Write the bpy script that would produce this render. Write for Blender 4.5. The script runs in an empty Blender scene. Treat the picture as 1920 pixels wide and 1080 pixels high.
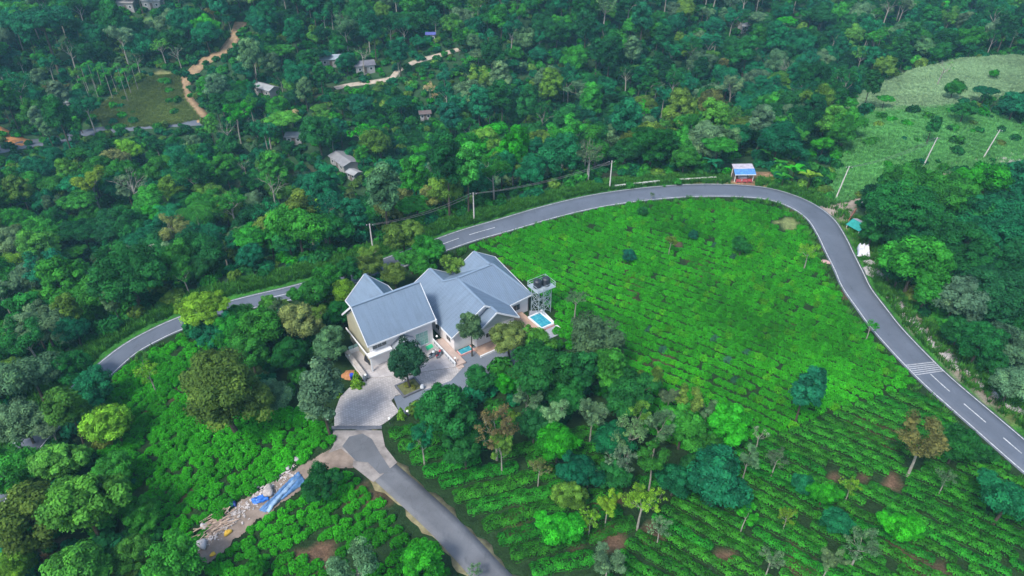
import bpy, math, random
import numpy as np

# ------------------------------------------------------------------ camera, sky, sun, exposure
scene = bpy.context.scene
col = scene.collection
random.seed(11)
rng = np.random.default_rng(11)
R = math.radians
CAM_H, PITCH, FPX = 70.0, R(35.0), 1280.0        # 24 mm equivalent lens; FPX in pixels of the 1920-wide photograph
cam_data = bpy.data.cameras.new('camera')
cam_data.sensor_width = 36.0
cam_data.lens = 24.0
cam_data.clip_end = 6000.0
cam = bpy.data.objects.new('camera', cam_data)
col.objects.link(cam)
cam.location = (0, 0, CAM_H)
cam.rotation_euler = (math.pi / 2 - PITCH, 0, 0)
scene.camera = cam

SUN_EL, SUN_AZ = 52.0, 215.0                      # azimuth clockwise from +Y (view direction)
world = bpy.data.worlds.new('World')
scene.world = world
world.use_nodes = True
wn = world.node_tree.nodes
sky = wn.new('ShaderNodeTexSky')
sky.sky_type = 'NISHITA'
sky.sun_disc = False
sky.sun_elevation = R(SUN_EL)
sky.sun_rotation = R(SUN_AZ)
sky.air_density = 1.0
sky.dust_density = 2.0
world.node_tree.links.new(sky.outputs[0], wn['Background'].inputs[0])
wn['Background'].inputs[1].default_value = 0.12
sun_d = bpy.data.lights.new('sun', 'SUN')
sun_d.energy = 1.5
sun_d.angle = R(12)
sun_d.color = (1.0, 0.96, 0.9)
sun = bpy.data.objects.new('sun', sun_d)
col.objects.link(sun)
sun.rotation_euler = (R(90 - SUN_EL), 0, R(180 - SUN_AZ))
scene.view_settings.view_transform = 'Standard'
scene.view_settings.look = 'None'
scene.view_settings.gamma = 1.0
scene.view_settings.exposure = 1.6
scene.render.engine = 'CYCLES'
cy = scene.cycles
cy.use_denoising = True
cy.max_bounces = 5
cy.diffuse_bounces = 3
cy.glossy_bounces = 2
cy.transmission_bounces = 3
cy.volume_bounces = 0
cy.caustics_reflective = False
cy.caustics_refractive = False

# ------------------------------------------------------------------ pixel <-> world
SN, CS = math.sin(PITCH), math.cos(PITCH)
def ray(u, v):
    a, b = (u - 960) / FPX, (v - 540) / FPX
    return np.array([a, CS - b * SN, -SN - b * CS])
def at(u, v, z=0.0):
    d = ray(u, v)
    t = (CAM_H - z) / -d[2]
    return np.array([0, 0, CAM_H]) + d * t
def proj(x, y, z):
    zz = np.asarray(z) - CAM_H
    d = np.maximum(y * CS - zz * SN, 1.0)
    up = y * SN + zz * CS
    return 960 + FPX * x / d, 540 - FPX * up / d, d
def in_poly(px, py, poly):
    px, py = np.asarray(px, float), np.asarray(py, float)
    inside = np.zeros(px.shape, bool)
    n = len(poly)
    for i in range(n):
        x0, y0 = poly[i]
        x1, y1 = poly[(i + 1) % n]
        if y0 == y1:
            continue
        c = (y0 > py) != (y1 > py)
        inside ^= c & (px < (x1 - x0) * (py - y0) / (y1 - y0) + x0)
    return inside
def smooth(a, b, x):
    t = np.clip((np.asarray(x, float) - a) / (b - a), 0, 1)
    return t * t * (3 - 2 * t)
def spline(pts, step):
    """Catmull-Rom through points (n,k), resampled at about `step` in x,y."""
    P = np.array(pts, float)
    P = np.vstack([2 * P[0] - P[1], P, 2 * P[-1] - P[-2]])
    out = []
    for i in range(1, len(P) - 2):
        p0, p1, p2, p3 = P[i - 1:i + 3]
        n = max(2, int(np.linalg.norm((p2 - p1)[:2]) / step))
        t = np.linspace(0, 1, n, endpoint=False)[:, None]
        out.append(0.5 * (2 * p1 + (p2 - p0) * t + (2 * p0 - 5 * p1 + 4 * p2 - p3) * t ** 2 + (3 * p1 - p0 - 3 * p2 + p3) * t ** 3))
    out.append(P[-2][None])
    return np.vstack(out)

# ------------------------------------------------------------------ terrain heights
def dome(x, y):
    r = np.hypot(x - 5, y - 95)
    z = -0.0006 * np.clip(r - 45, 0, 60) ** 2
    return z - 0.0012 * np.clip(-30 - x, 0, 60) ** 2
def at_dome(u, v):
    z = 0.0
    for _ in range(12):
        p = at(u, v, z)
        z = float(dome(p[0], p[1]))
    return at(u, v, z)
ROAD_PX = [(-60, 1000, 2.6), (40, 850, 2.6), (130, 755, 2.6), (200, 690, 2.4), (243, 655, 2.3), (289, 629, 2.3), (335, 608, 2.3), (400, 586, 2.3),
           (470, 567, 2.3), (545, 550, 2.4), (640, 525, 2.6), (730, 496, 2.6), (820, 462, 2.7), (880, 441, 2.8), (950, 421, 2.9),
           (1040, 395, 3.0), (1130, 375, 3.1), (1230, 362, 3.2), (1320, 357, 3.3), (1400, 359, 3.3), (1450, 366, 3.3),
           (1500, 384, 3.2), (1537, 410, 3.1), (1558, 441, 3.0), (1575, 476, 2.9), (1592, 510, 2.8), (1606, 540, 2.8),
           (1632, 576, 2.8), (1665, 619, 2.8), (1722, 680, 2.8), (1769, 725, 2.8), (1848, 793, 2.8), (1915, 851, 2.8), (2010, 930, 2.8), (2160, 1050, 2.8)]
road_ctl = [(*at_dome(u, v)[:2], w) for u, v, w in ROAD_PX]
ROAD = spline(road_ctl, 1.2)                       # x, y, half width
LOOP = [tuple(p[:2]) for p in ROAD[::3]] + [(250, -40), (-250, -40)]
def road_dist(x, y):
    x, y = np.asarray(x, float), np.asarray(y, float)
    sh = x.shape
    X, Y = x.ravel(), y.ravel()
    out = np.full(X.shape, 1e9)
    P = ROAD[::2, :2]
    for i in range(0, len(X), 20000):
        s = slice(i, i + 20000)
        out[s] = np.sqrt(((X[s, None] - P[None, :, 0]) ** 2 + (Y[s, None] - P[None, :, 1]) ** 2).min(1))
    return out.reshape(sh)
SPUR = [(66, 128), (85, 150), (125, 190), (180, 240), (260, 300)]
def seg_dist(x, y, pts):
    best = np.full(np.shape(x), 1e9)
    for (ax, ay), (bx, by) in zip(pts[:-1], pts[1:]):
        dx, dy = bx - ax, by - ay
        t = np.clip(((x - ax) * dx + (y - ay) * dy) / (dx * dx + dy * dy), 0, 1)
        best = np.minimum(best, np.hypot(x - ax - t * dx, y - ay - t * dy))
    return best
def outer(x, y):
    y0 = 205 + smooth(0, 250, x) * 95
    s = y - y0
    z = -18 + 0.30 * (s + np.sqrt(s * s + 30 ** 2)) * 0.5
    z = z - 0.0 * x
    z += 1.6 * np.sin(x * 0.045 + 1.0) * np.sin(y * 0.05) + 0.9 * np.sin(x * 0.11 + y * 0.07)
    z = np.minimum(z, 95 + 0.02 * y)
    right = smooth(60, 95, x) * (1 - smooth(120, 160, y))
    z = z * (1 - right) + (-7.0) * right
    d = seg_dist(x, y, SPUR)
    w = np.exp(-(d / 42.0) ** 2)
    zs = -0.5 + 0.02 * (y - 130)
    return z * (1 - w) + zs * w
fx = np.arange(-95, 116.1, 1.25)
xs = np.concatenate([-np.geomspace(905, 300, 14), np.arange(-290, -95, 3.0), fx, np.arange(119, 330, 3.0), np.geomspace(345, 905, 14)])
fy = np.arange(34, 166.1, 1.25)
ys = np.concatenate([[-300, -200, -120, -60, -30, -10, 0, 10, 18, 24, 29], fy, np.arange(168.5, 340, 2.5), np.geomspace(345, 1100, 22)])
GX, GY = np.meshgrid(xs, ys)
GD = road_dist(GX, GY)
GIN = in_poly(GX, GY, LOOP)
rightside = smooth(60, 80, GX) * (1 - smooth(118, 140, GY))
reach = 45 - 22 * rightside
W = np.where(GIN, 0, smooth(0, 1, (GD - 5) / (reach - 5)))
GZ = dome(GX, GY) * (1 - W) + outer(GX, GY) * W
def zt(x, y):
    x, y = np.asarray(x, float), np.asarray(y, float)
    i = np.clip(np.searchsorted(xs, x) - 1, 0, len(xs) - 2)
    j = np.clip(np.searchsorted(ys, y) - 1, 0, len(ys) - 2)
    tx = np.clip((x - xs[i]) / (xs[i + 1] - xs[i]), 0, 1)
    ty = np.clip((y - ys[j]) / (ys[j + 1] - ys[j]), 0, 1)
    return (GZ[j, i] * (1 - tx) + GZ[j, i + 1] * tx) * (1 - ty) + (GZ[j + 1, i] * (1 - tx) + GZ[j + 1, i + 1] * tx) * ty
_T = np.concatenate([np.arange(40, 420, 0.4), np.arange(420, 1000, 1.5)])
def hit(u, v, h=0.0):
    """Point on the pixel's ray that is h above the ground."""
    d = ray(u, v)
    px, py, pz = d[0] * _T, d[1] * _T, CAM_H + d[2] * _T
    g = pz - zt(px, py) - h
    k = int(np.argmax(g <= 0)) if (g <= 0).any() else len(_T) - 1
    k = max(k, 1)
    f = g[k - 1] / (g[k - 1] - g[k] + 1e-9)
    t = _T[k - 1] + (_T[k] - _T[k - 1]) * min(max(f, 0), 1)
    return np.array([d[0] * t, d[1] * t, CAM_H + d[2] * t])

# ------------------------------------------------------------------ material helpers
def new_mat(name):
    m = bpy.data.materials.new(name)
    m.use_nodes = True
    nt = m.node_tree
    return m, nt, nt.nodes, nt.links, nt.nodes['Principled BSDF']
def mix_rgb(nt, a, b, fac, blend='MIX'):
    n = nt.nodes.new('ShaderNodeMix')
    n.data_type = 'RGBA'
    n.blend_type = blend
    for sock, val in ((n.inputs[0], fac), (n.inputs[6], a), (n.inputs[7], b)):
        if isinstance(val, bpy.types.NodeSocket):
            nt.links.new(val, sock)
        elif isinstance(val, (int, float)):
            sock.default_value = val
        else:
            sock.default_value = (*val[:3], 1)
    return n.outputs[2]
def noise(nt, scale, detail=4, rough=0.6, coord='Object', stretch=None):
    tc = nt.nodes.new('ShaderNodeTexCoord')
    src = tc.outputs[coord]
    if stretch:
        mp = nt.nodes.new('ShaderNodeMapping')
        mp.inputs['Scale'].default_value = stretch
        nt.links.new(src, mp.inputs[0])
        src = mp.outputs[0]
    n = nt.nodes.new('ShaderNodeTexNoise')
    n.inputs['Scale'].default_value = scale
    n.inputs['Detail'].default_value = detail
    n.inputs['Roughness'].default_value = rough
    nt.links.new(src, n.inputs['Vector'])
    return n.outputs[0]
def ramp(nt, fac, stops):
    n = nt.nodes.new('ShaderNodeValToRGB')
    e = n.color_ramp.elements
    while len(e) < len(stops):
        e.new(0.5)
    for i, (p, c) in enumerate(stops):
        e[i].position = p
        e[i].color = (*c, 1) if not isinstance(c, (int, float)) else (c, c, c, 1)
    nt.links.new(fac, n.inputs[0])
    return n.outputs[0]
def bump(nt, bsdf, height, strength, dist=0.05):
    n = nt.nodes.new('ShaderNodeBump')
    n.inputs['Strength'].default_value = strength
    n.inputs['Distance'].default_value = dist
    nt.links.new(height, n.inputs['Height'])
    nt.links.new(n.outputs[0], bsdf.inputs['Normal'])
_mats = {}
def mat(name, c, rough=0.7, var=0.25, scale=1.2, spec=0.3, metal=0.0):
    """Plain painted or mineral surface with blotchy wear."""
    if name in _mats:
        return _mats[name]
    m, nt, N, L, b = new_mat(name)
    dark = tuple(max(0, x * (1 - var)) for x in c)
    lite = tuple(min(1, x * (1 + var)) for x in c)
    n1 = noise(nt, scale, 6, 0.65)
    cc = ramp(nt, n1, [(0.3, dark), (0.7, lite)])
    L.new(cc, b.inputs['Base Color'])
    b.inputs['Roughness'].default_value = rough
    b.inputs['Specular IOR Level'].default_value = spec
    b.inputs['Metallic'].default_value = metal
    _mats[name] = m
    return m
def leaf_mat(name, trans=0.28, rough=0.6, spec=0.06, contrast=0.7, yellow=0.22):
    """Foliage: the thing's own tint, varied leaf by leaf."""
    m, nt, N, L, b = new_mat(name)
    a = N.new('ShaderNodeAttribute')
    a.attribute_type = 'INSTANCER'
    a.attribute_name = 'tint'
    v = N.new('ShaderNodeAttribute')
    v.attribute_type = 'GEOMETRY'
    v.attribute_name = 'leafv'
    mul = N.new('ShaderNodeMapRange')
    mul.inputs[3].default_value = 1 - contrast
    mul.inputs[4].default_value = 1 + contrast
    L.new(v.outputs['Fac'], mul.inputs[0])
    sc = N.new('ShaderNodeVectorMath')
    sc.operation = 'SCALE'
    L.new(a.outputs['Color'], sc.inputs[0])
    L.new(mul.outputs[0], sc.inputs['Scale'])
    # some leaves lean to yellow-green
    yl = mix_rgb(nt, sc.outputs[0], (1.7, 1.25, 0.5), 1.0, 'MULTIPLY')
    th = N.new('ShaderNodeMapRange')
    th.inputs[1].default_value = 0.75
    th.inputs[2].default_value = 1.0
    th.inputs[4].default_value = yellow * 2
    L.new(v.outputs['Fac'], th.inputs[0])
    c = mix_rgb(nt, sc.outputs[0], yl, th.outputs[0])
    L.new(c, b.inputs['Base Color'])
    b.inputs['Roughness'].default_value = rough
    b.inputs['Specular IOR Level'].default_value = spec
    tr = N.new('ShaderNodeBsdfTranslucent')
    L.new(c, tr.inputs[0])
    mx = N.new('ShaderNodeMixShader')
    mx.inputs[0].default_value = trans
    L.new(b.outputs[0], mx.inputs[1])
    L.new(tr.outputs[0], mx.inputs[2])
    L.new(mx.outputs[0], N['Material Output'].inputs[0])
    return m
LEAF = leaf_mat('foliage')
TEA = leaf_mat('tea_foliage', trans=0.2, rough=0.55, spec=0.08, contrast=0.6, yellow=0.3)
GRASS = leaf_mat('grass_blades', trans=0.3, rough=0.7, spec=0.05, contrast=0.25, yellow=0.15)
BARK = mat('bark', (0.06, 0.05, 0.038), 0.9, 0.4, 3.0, 0.1)
PALE_BARK = mat('pale_bark', (0.22, 0.21, 0.175), 0.9, 0.35, 3.0, 0.1)

# ------------------------------------------------------------------ mesh helpers
class MB:
    def __init__(self):
        self.v, self.f = [], []
    def add(self, verts, faces):
        o = len(self.v)
        self.v += [tuple(map(float, p)) for p in verts]
        self.f += [tuple(i + o for i in f) for f in faces]
        return self
    def box(self, x0, x1, y0, y1, z0, z1):
        return self.add([(x0, y0, z0), (x1, y0, z0), (x1, y1, z0), (x0, y1, z0), (x0, y0, z1), (x1, y0, z1), (x1, y1, z1), (x0, y1, z1)],
                        [(3, 2, 1, 0), (4, 5, 6, 7), (0, 1, 5, 4), (1, 2, 6, 5), (2, 3, 7, 6), (3, 0, 4, 7)])
    def beam(self, p, q, w, h, up=(0, 0, 1)):
        p, q, up = np.array(p, float), np.array(q, float), np.array(up, float)
        d = q - p
        d /= np.linalg.norm(d) + 1e-9
        s = np.cross(d, up)
        if np.linalg.norm(s) < 1e-3:
            s = np.cross(d, (1, 0, 0))
        s /= np.linalg.norm(s)
        t = np.cross(s, d)
        vs = [e + s * a * w / 2 + t * b * h / 2 for e in (p, q) for a, b in ((-1, -1), (1, -1), (1, 1), (-1, 1))]
        return self.add(vs, [(0, 1, 2, 3), (7, 6, 5, 4), (0, 4, 5, 1), (1, 5, 6, 2), (2, 6, 7, 3), (3, 7, 4, 0)])
    def tube(self, pts, rad, n=6, cap=True):
        pts = [np.array(p, float) for p in pts]
        rad = rad if hasattr(rad, '__len__') else [rad] * len(pts)
        vs, fs = [], []
        for i, p in enumerate(pts):
            d = pts[min(i + 1, len(pts) - 1)] - pts[max(i - 1, 0)]
            d = d / (np.linalg.norm(d) + 1e-9)
            s = np.cross(d, (0.13, 0.99, 0.05) if abs(d[2]) > 0.7 else (0, 0, 1))
            s /= np.linalg.norm(s) + 1e-9
            t = np.cross(d, s)
            for k in range(n):
                a = 2 * math.pi * k / n
                vs.append(p + (s * math.cos(a) + t * math.sin(a)) * rad[i])
        for i in range(len(pts) - 1):
            for k in range(n):
                fs.append((i * n + k, i * n + (k + 1) % n, (i + 1) * n + (k + 1) % n, (i + 1) * n + k))
        if cap:
            fs.append(tuple(range(n))[::-1])
            fs.append(tuple((len(pts) - 1) * n + k for k in range(n)))
        return self.add(vs, fs)
    def slab(self, poly, th):
        """Closed plate: poly is the top face (3-D points), th its thickness downwards."""
        n = len(poly)
        top = [np.array(p, float) for p in poly]
        bot = [p - np.array([0, 0, th]) for p in top]
        fs = [tuple(range(n)), tuple(range(2 * n - 1, n - 1, -1))]
        for i in range(n):
            j = (i + 1) % n
            fs.append((i, n + i, n + j, j))
        return self.add(top + bot, fs)
    def lathe(self, prof, c=(0, 0, 0), n=16):
        vs, fs = [], []
        for r, z in prof:
            for k in range(n):
                a = 2 * math.pi * k / n
                vs.append((c[0] + r * math.cos(a), c[1] + r * math.sin(a), c[2] + z))
        for i in range(len(prof) - 1):
            for k in range(n):
                fs.append((i * n + k, i * n + (k + 1) % n, (i + 1) * n + (k + 1) % n, (i + 1) * n + k))
        fs.append(tuple(range(n))[::-1])
        fs.append(tuple((len(prof) - 1) * n + k for k in range(n)))
        return self.add(vs, fs)
    def mesh(self, name, material=None):
        me = bpy.data.meshes.new(name)
        me.from_pydata(self.v, [], self.f)
        if material:
            me.materials.append(material)
        me.update()
        return me
    def build(self, name, material, parent=None, smooth_=False):
        me = self.mesh(name, material)
        if smooth_:
            me.polygons.foreach_set('use_smooth', [True] * len(me.polygons))
        return link(name, me, parent)
def link(name, data, parent=None, loc=None):
    o = bpy.data.objects.new(name, data)
    col.objects.link(o)
    if parent is not None:
        o.parent = parent
    if loc is not None:
        o.location = loc
    return o
def tag(o, label=None, cat=None, group=None, kind=None):
    if label: o['label'] = label
    if cat: o['category'] = cat
    if group: o['group'] = group
    if kind: o['kind'] = kind
    return o
def empty(name, loc=(0, 0, 0), rz=0.0, label=None, cat=None, group=None):
    o = bpy.data.objects.new(name, None)
    col.objects.link(o)
    o.location = tuple(map(float, loc))
    o.rotation_euler = (0, 0, rz)
    o.empty_display_size = 0.3
    return tag(o, label, cat, group)
def np_mesh(name, V, F, material, attr=None, smooth_=False):
    """V (n,3), F (m,4) quads or (m,3) triangles; attr: per-face float stored as leafv."""
    me = bpy.data.meshes.new(name)
    V = np.asarray(V, np.float32)
    F = np.asarray(F, np.int32)
    k = F.shape[1]
    me.vertices.add(len(V))
    me.vertices.foreach_set('co', V.ravel())
    me.loops.add(F.size)
    me.loops.foreach_set('vertex_index', F.ravel())
    me.polygons.add(len(F))
    me.polygons.foreach_set('loop_start', np.arange(0, F.size, k, dtype=np.int32))
    me.polygons.foreach_set('loop_total', np.full(len(F), k, np.int32))
    if smooth_:
        me.polygons.foreach_set('use_smooth', np.ones(len(F), bool))
    if material:
        me.materials.append(material)
    if attr is not None:
        a = me.attributes.new('leafv', 'FLOAT', 'FACE')
        a.data.foreach_set('value', np.asarray(attr, np.float32))
    me.update(calc_edges=True)
    return me

# ------------------------------------------------------------------ ground
GU, GV, GDEP = proj(GX, GY, GZ)
POLY_MEADOW = [(1545, 385), (1565, 310), (1595, 250), (1640, 205), (1800, 200), (1900, 225), (1960, 290), (1830, 320), (1700, 332), (1640, 354), (1600, 378)]
POLY_PALE = [(1575, 205), (1640, 160), (1720, 130), (1800, 112), (1960, 100), (1960, 175), (1850, 185), (1750, 205), (1650, 212)]
POLY_CLEAR = [(170, 215), (215, 180), (260, 145), (335, 140), (345, 185), (375, 225), (300, 238), (200, 240)]
POLY_FARTEA = [(655, 175), (735, 158), (810, 215), (830, 280), (815, 340), (745, 330), (690, 250)]
POLY_FARTEA2 = [(905, 165), (1050, 140), (1060, 180), (1000, 205), (915, 200)]
POLY_HILLTOP = [(255, 40), (330, 15), (345, 35), (300, 60), (260, 62)]
ROADSIDE_DIRT = [(1545, 392), (1575, 372), (1608, 378), (1600, 420), (1640, 475), (1690, 560), (1790, 660), (1850, 720), (1930, 790), (1900, 800), (1800, 712), (1700, 605), (1620, 480), (1580, 420)]
MAINFIELD = [(860, 465), (930, 442), (1010, 418), (1100, 397), (1180, 384), (1260, 377), (1350, 376), (1420, 382), (1480, 400), (1510, 430), (1530, 475), (1555, 530), (1600, 590), (1640, 640), (1690, 695), (1720, 722), (1640, 742),
             (1560, 772), (1490, 805), (1400, 830), (1300, 850), (1200, 800), (1100, 700), (1040, 620), (1040, 590), (1000, 545), (960, 510), (930, 478), (900, 470)]
LOWFIELD = [(1490, 800), (1560, 772), (1640, 745), (1725, 726), (1790, 790), (1850, 850), (1920, 900), (1990, 960), (2050, 1120), (1120, 1120), (1150, 1040), (1230, 960), (1320, 880), (1400, 830)]
MIDFIELD = [(722, 808), (760, 790), (850, 800), (980, 790), (1100, 800), (1220, 850), (1260, 900), (1200, 970), (1130, 1060), (1040, 1110), (985, 1075), (880, 990), (800, 915), (735, 850)]
LEFTFIELD = [(215, 690), (260, 665), (340, 625), (420, 660), (520, 740), (615, 800), (628, 825), (570, 865), (490, 915), (420, 965), (360, 1030), (260, 1010), (170, 870), (200, 780)]
CORNERFIELD = [(560, 915), (610, 880), (655, 878), (690, 895), (760, 962), (800, 1010), (860, 1100), (390, 1100), (405, 1055), (450, 1010), (500, 965)]

def fbm(x, y, s, seed=0):
    r = np.random.default_rng(seed)
    out = np.zeros_like(x)
    amp = 1.0
    for k in range(5):
        a, b, c, d = r.uniform(0, 6.28, 4)
        t = r.uniform(0, 6.28)
        ca, sa = math.cos(t), math.sin(t)
        xr, yr = (x * ca - y * sa) / s, (x * sa + y * ca) / s
        out += amp * np.sin(xr + a + 1.3 * np.sin(yr * 0.7 + b)) * np.sin(yr + c + 1.1 * np.sin(xr * 0.6 + d))
        amp *= 0.6
        s *= 0.5
    return out
gcol = np.zeros(GX.shape + (3,)) + np.array([0.022, 0.055, 0.02])
f1 = fbm(GX, GY, 14, 1)
f2 = fbm(GX, GY, 5, 2)
def paint(mask, c, soft=None):
    w = mask.astype(float) if soft is None else mask * soft
    gcol[:] = gcol * (1 - w[..., None]) + np.array(c) * w[..., None]
paint(f1 > 0.9, (0.05, 0.045, 0.025), 0.6)
paint((~GIN) & (GD < 8.5 + 1.5 * f2), (0.03, 0.13, 0.018))
paint(GIN, (0.014, 0.034, 0.010))
paint(GIN & (f2 > 1.0), (0.06, 0.045, 0.025))
paint(in_poly(GU, GV, POLY_MEADOW), (0.09, 0.27, 0.07))
paint(in_poly(GU, GV, POLY_MEADOW) & (f2 > 0.8), (0.10, 0.15, 0.05))
paint(in_poly(GU, GV, POLY_PALE), (0.20, 0.31, 0.15))
paint(in_poly(GU + 14 * f2, GV + 8 * f1, POLY_CLEAR), (0.09, 0.18, 0.045))
paint(in_poly(GU + 14 * f2, GV + 8 * f1, POLY_CLEAR) & (f1 > 0.4), (0.19, 0.185, 0.075))
paint(in_poly(GU, GV, [(160, 200), (225, 222), (215, 236), (165, 215)]), (0.05, 0.2, 0.03))
paint(in_poly(GU, GV, [(165, 195), (215, 208), (225, 220), (170, 208)]), (0.16, 0.08, 0.045))
paint(in_poly(GU, GV, POLY_FARTEA) | in_poly(GU, GV, POLY_FARTEA2), (0.018, 0.085, 0.026))
paint(in_poly(GU, GV, POLY_HILLTOP), (0.08, 0.16, 0.05))
paint(in_poly(GU, GV, ROADSIDE_DIRT) & ~GIN, (0.17, 0.15, 0.115))
paint(in_poly(GU, GV, ROADSIDE_DIRT) & ~GIN & (f2 > 0.25), (0.09, 0.13, 0.04))
paint(in_poly(GU, GV, [(1230, 338), (1345, 325), (1440, 322), (1480, 345), (1440, 350), (1330, 344)]) & ~GIN, (0.22, 0.14, 0.08))
paint(in_poly(GU, GV, [(1455, 415), (1490, 408), (1500, 428), (1470, 434)]), (0.14, 0.17, 0.06))
for cx, cy, r_ in ((1675, 905, 26), (1270, 460, 9), (600, 1035, 34), (560, 1040, 22), (1620, 900, 18), (1150, 1010, 30), (1560, 890, 20), (1350, 1040, 40), (1225, 1000, 26)):
    paint(GIN & (np.hypot(GU - cx, (GV - cy) * 1.3) < r_ * (0.75 + 0.5 * f2)), (0.10, 0.062, 0.038))
ny, nx = GX.shape
idx = np.arange(nx * ny).reshape(ny, nx)
gF = np.stack([idx[:-1, :-1], idx[:-1, 1:], idx[1:, 1:], idx[1:, :-1]], -1).reshape(-1, 4)
gm, nt, N, L, b = new_mat('ground_cover')
ca = N.new('ShaderNodeVertexColor')
ca.layer_name = 'gcol'
n1 = noise(nt, 0.55, 8, 0.7)
n2 = noise(nt, 3.5, 4, 0.7)
v1 = ramp(nt, n1, [(0.3, 0.5), (0.7, 1.5)])
v2 = ramp(nt, n2, [(0.3, 0.6), (0.7, 1.4)])
c = mix_rgb(nt, ca.outputs[0], v1, 1.0, 'MULTIPLY')
c = mix_rgb(nt, c, v2, 1.0, 'MULTIPLY')
L.new(c, b.inputs['Base Color'])
b.inputs['Roughness'].default_value = 0.95
b.inputs['Specular IOR Level'].default_value = 0.1
bump(nt, b, n2, 0.6, 0.3)
gme = np_mesh('ground', np.stack([GX.ravel(), GY.ravel(), GZ.ravel()], -1), gF, gm, smooth_=True)
cattr = gme.color_attributes.new('gcol', 'FLOAT_COLOR', 'POINT')
cattr.data.foreach_set('color', np.concatenate([gcol.reshape(-1, 3), np.ones((nx * ny, 1))], 1).astype(np.float32).ravel())
ground = tag(link('ground', gme), 'hilly ground of soil and grass under the tea and forest', 'ground', kind='structure')

# ------------------------------------------------------------------ roads
def ribbon(P, z_off, lo=None, hi=None, closed_skirt=True, cuts=2, th=0.3):
    """Strip along P (x,y,half width) from lateral offset lo to hi (functions of half width), draped over the ground."""
    P = np.asarray(P, float)
    T = np.gradient(P[:, :2], axis=0)
    T /= np.linalg.norm(T, axis=1)[:, None] + 1e-9
    Nn = np.stack([-T[:, 1], T[:, 0]], 1)
    w = P[:, 2]
    lo = -w if lo is None else lo
    hi = w if hi is None else hi
    rows = []
    for k in range(cuts + 1):
        o = lo + (hi - lo) * k / cuts
        q = P[:, :2] + Nn * o[:, None]
        rows.append(np.column_stack([q, zt(q[:, 0], q[:, 1]) + z_off]))
    A = np.stack(rows, 1)                        # n, cuts+1, 3
    if closed_skirt:
        a0, a1 = A[:, :1].copy(), A[:, -1:].copy()
        a0[..., 2] -= th
        a1[..., 2] -= th
        A = np.concatenate([a0, A, a1], 1)
    n, m = A.shape[:2]
    I = np.arange(n * m).reshape(n, m)
    F = np.stack([I[:-1, 1:], I[:-1, :-1], I[1:, :-1], I[1:, 1:]], -1).reshape(-1, 4)
    return A.reshape(-1, 3), F
def asphalt(name, base, var=0.18, patch=0.25):
    m, nt, N, L, b = new_mat(name)
    big = noise(nt, 0.13, 6, 0.65)
    mid = noise(nt, 0.9, 5, 0.7, stretch=(1.0, 0.35, 1.0))
    fine = noise(nt, 14.0, 3, 0.8)
    c1 = ramp(nt, big, [(0.3, tuple(x * (1 - var) for x in base)), (0.7, tuple(x * (1 + var) for x in base))])
    c2 = ramp(nt, fine, [(0.3, 0.8), (0.7, 1.2)])
    c3 = ramp(nt, mid, [(0.30, 1 - patch), (0.42, 1.0), (0.62, 1.0), (0.72, 1 + patch * 0.8)])
    c = mix_rgb(nt, mix_rgb(nt, c1, c2, 1.0, 'MULTIPLY'), c3, 1.0, 'MULTIPLY')
    vo = N.new('ShaderNodeTexVoronoi')
    vo.feature = 'DISTANCE_TO_EDGE'
    vo.inputs['Scale'].default_value = 0.22
    tc = N.new('ShaderNodeTexCoord')
    ad = N.new('ShaderNodeVectorMath')
    nz = N.new('ShaderNodeTexNoise')
    nz.inputs['Scale'].default_value = 0.7
    L.new(tc.outputs['Object'], nz.inputs['Vector'])
    L.new(tc.outputs['Object'], ad.inputs[0])
    L.new(nz.outputs['Color'], ad.inputs[1])
    L.new(ad.outputs[0], vo.inputs['Vector'])
    c = mix_rgb(nt, c, ramp(nt, vo.outputs['Distance'], [(0.0, 0.85), (0.010, 1.0)]), 1.0, 'MULTIPLY')
    L.new(c, b.inputs['Base Color'])
    b.inputs['Roughness'].default_value = 0.75
    b.inputs['Specular IOR Level'].default_value = 0.35
    bump(nt, b, fine, 0.3, 0.01)
    return m
def paint_mat(name, base, wear=0.45):
    m, nt, N, L, b = new_mat(name)
    n_ = noise(nt, 2.5, 8, 0.75)
    L.new(ramp(nt, n_, [(0.36, tuple(x * wear for x in base)), (0.60, base)]), b.inputs['Base Color'])
    b.inputs['Roughness'].default_value = 0.6
    return m
ASPHALT = asphalt('asphalt', (0.083, 0.096, 0.120))
DRIVE_ASPHALT = asphalt('old_asphalt', (0.105, 0.11, 0.12), 0.3)
WORNPAINT = paint_mat('worn_road_paint', (0.34, 0.35, 0.36), 0.5)
ROADPAINT = paint_mat('road_paint', (0.50, 0.52, 0.52), 0.35)
V, F = ribbon(ROAD, 0.10, cuts=4)
road = tag(link('road', np_mesh('road', V, F, ASPHALT)), 'curving two-lane asphalt road looping round the tea hill', 'road', kind='structure')
w = ROAD[:, 2]
for name, s in (('edge_line', 1), ('edge_line', -1)):
    V, F = ribbon(ROAD, 0.106, s * (w - 0.30) - 0.08, s * (w - 0.30) + 0.08, False, 1)
    link(name, np_mesh(name, V, F, ROADPAINT), road)
cum = np.concatenate([[0], np.cumsum(np.linalg.norm(np.diff(ROAD[:, :2], axis=0), axis=1))])
def road_at(s, off=0.0):
    x, y = np.interp(s, cum, ROAD[:, 0]), np.interp(s, cum, ROAD[:, 1])
    x2, y2 = np.interp(s + 0.5, cum, ROAD[:, 0]), np.interp(s + 0.5, cum, ROAD[:, 1])
    t = np.array([x2 - x, y2 - y])
    t /= np.linalg.norm(t) + 1e-9
    return np.array([x - t[1] * off, y + t[0] * off]), t
def road_s(u, v):
    p = at_dome(u, v)
    return cum[np.argmin(np.hypot(ROAD[:, 0] - p[0], ROAD[:, 1] - p[1]))]
dashes = []
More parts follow.
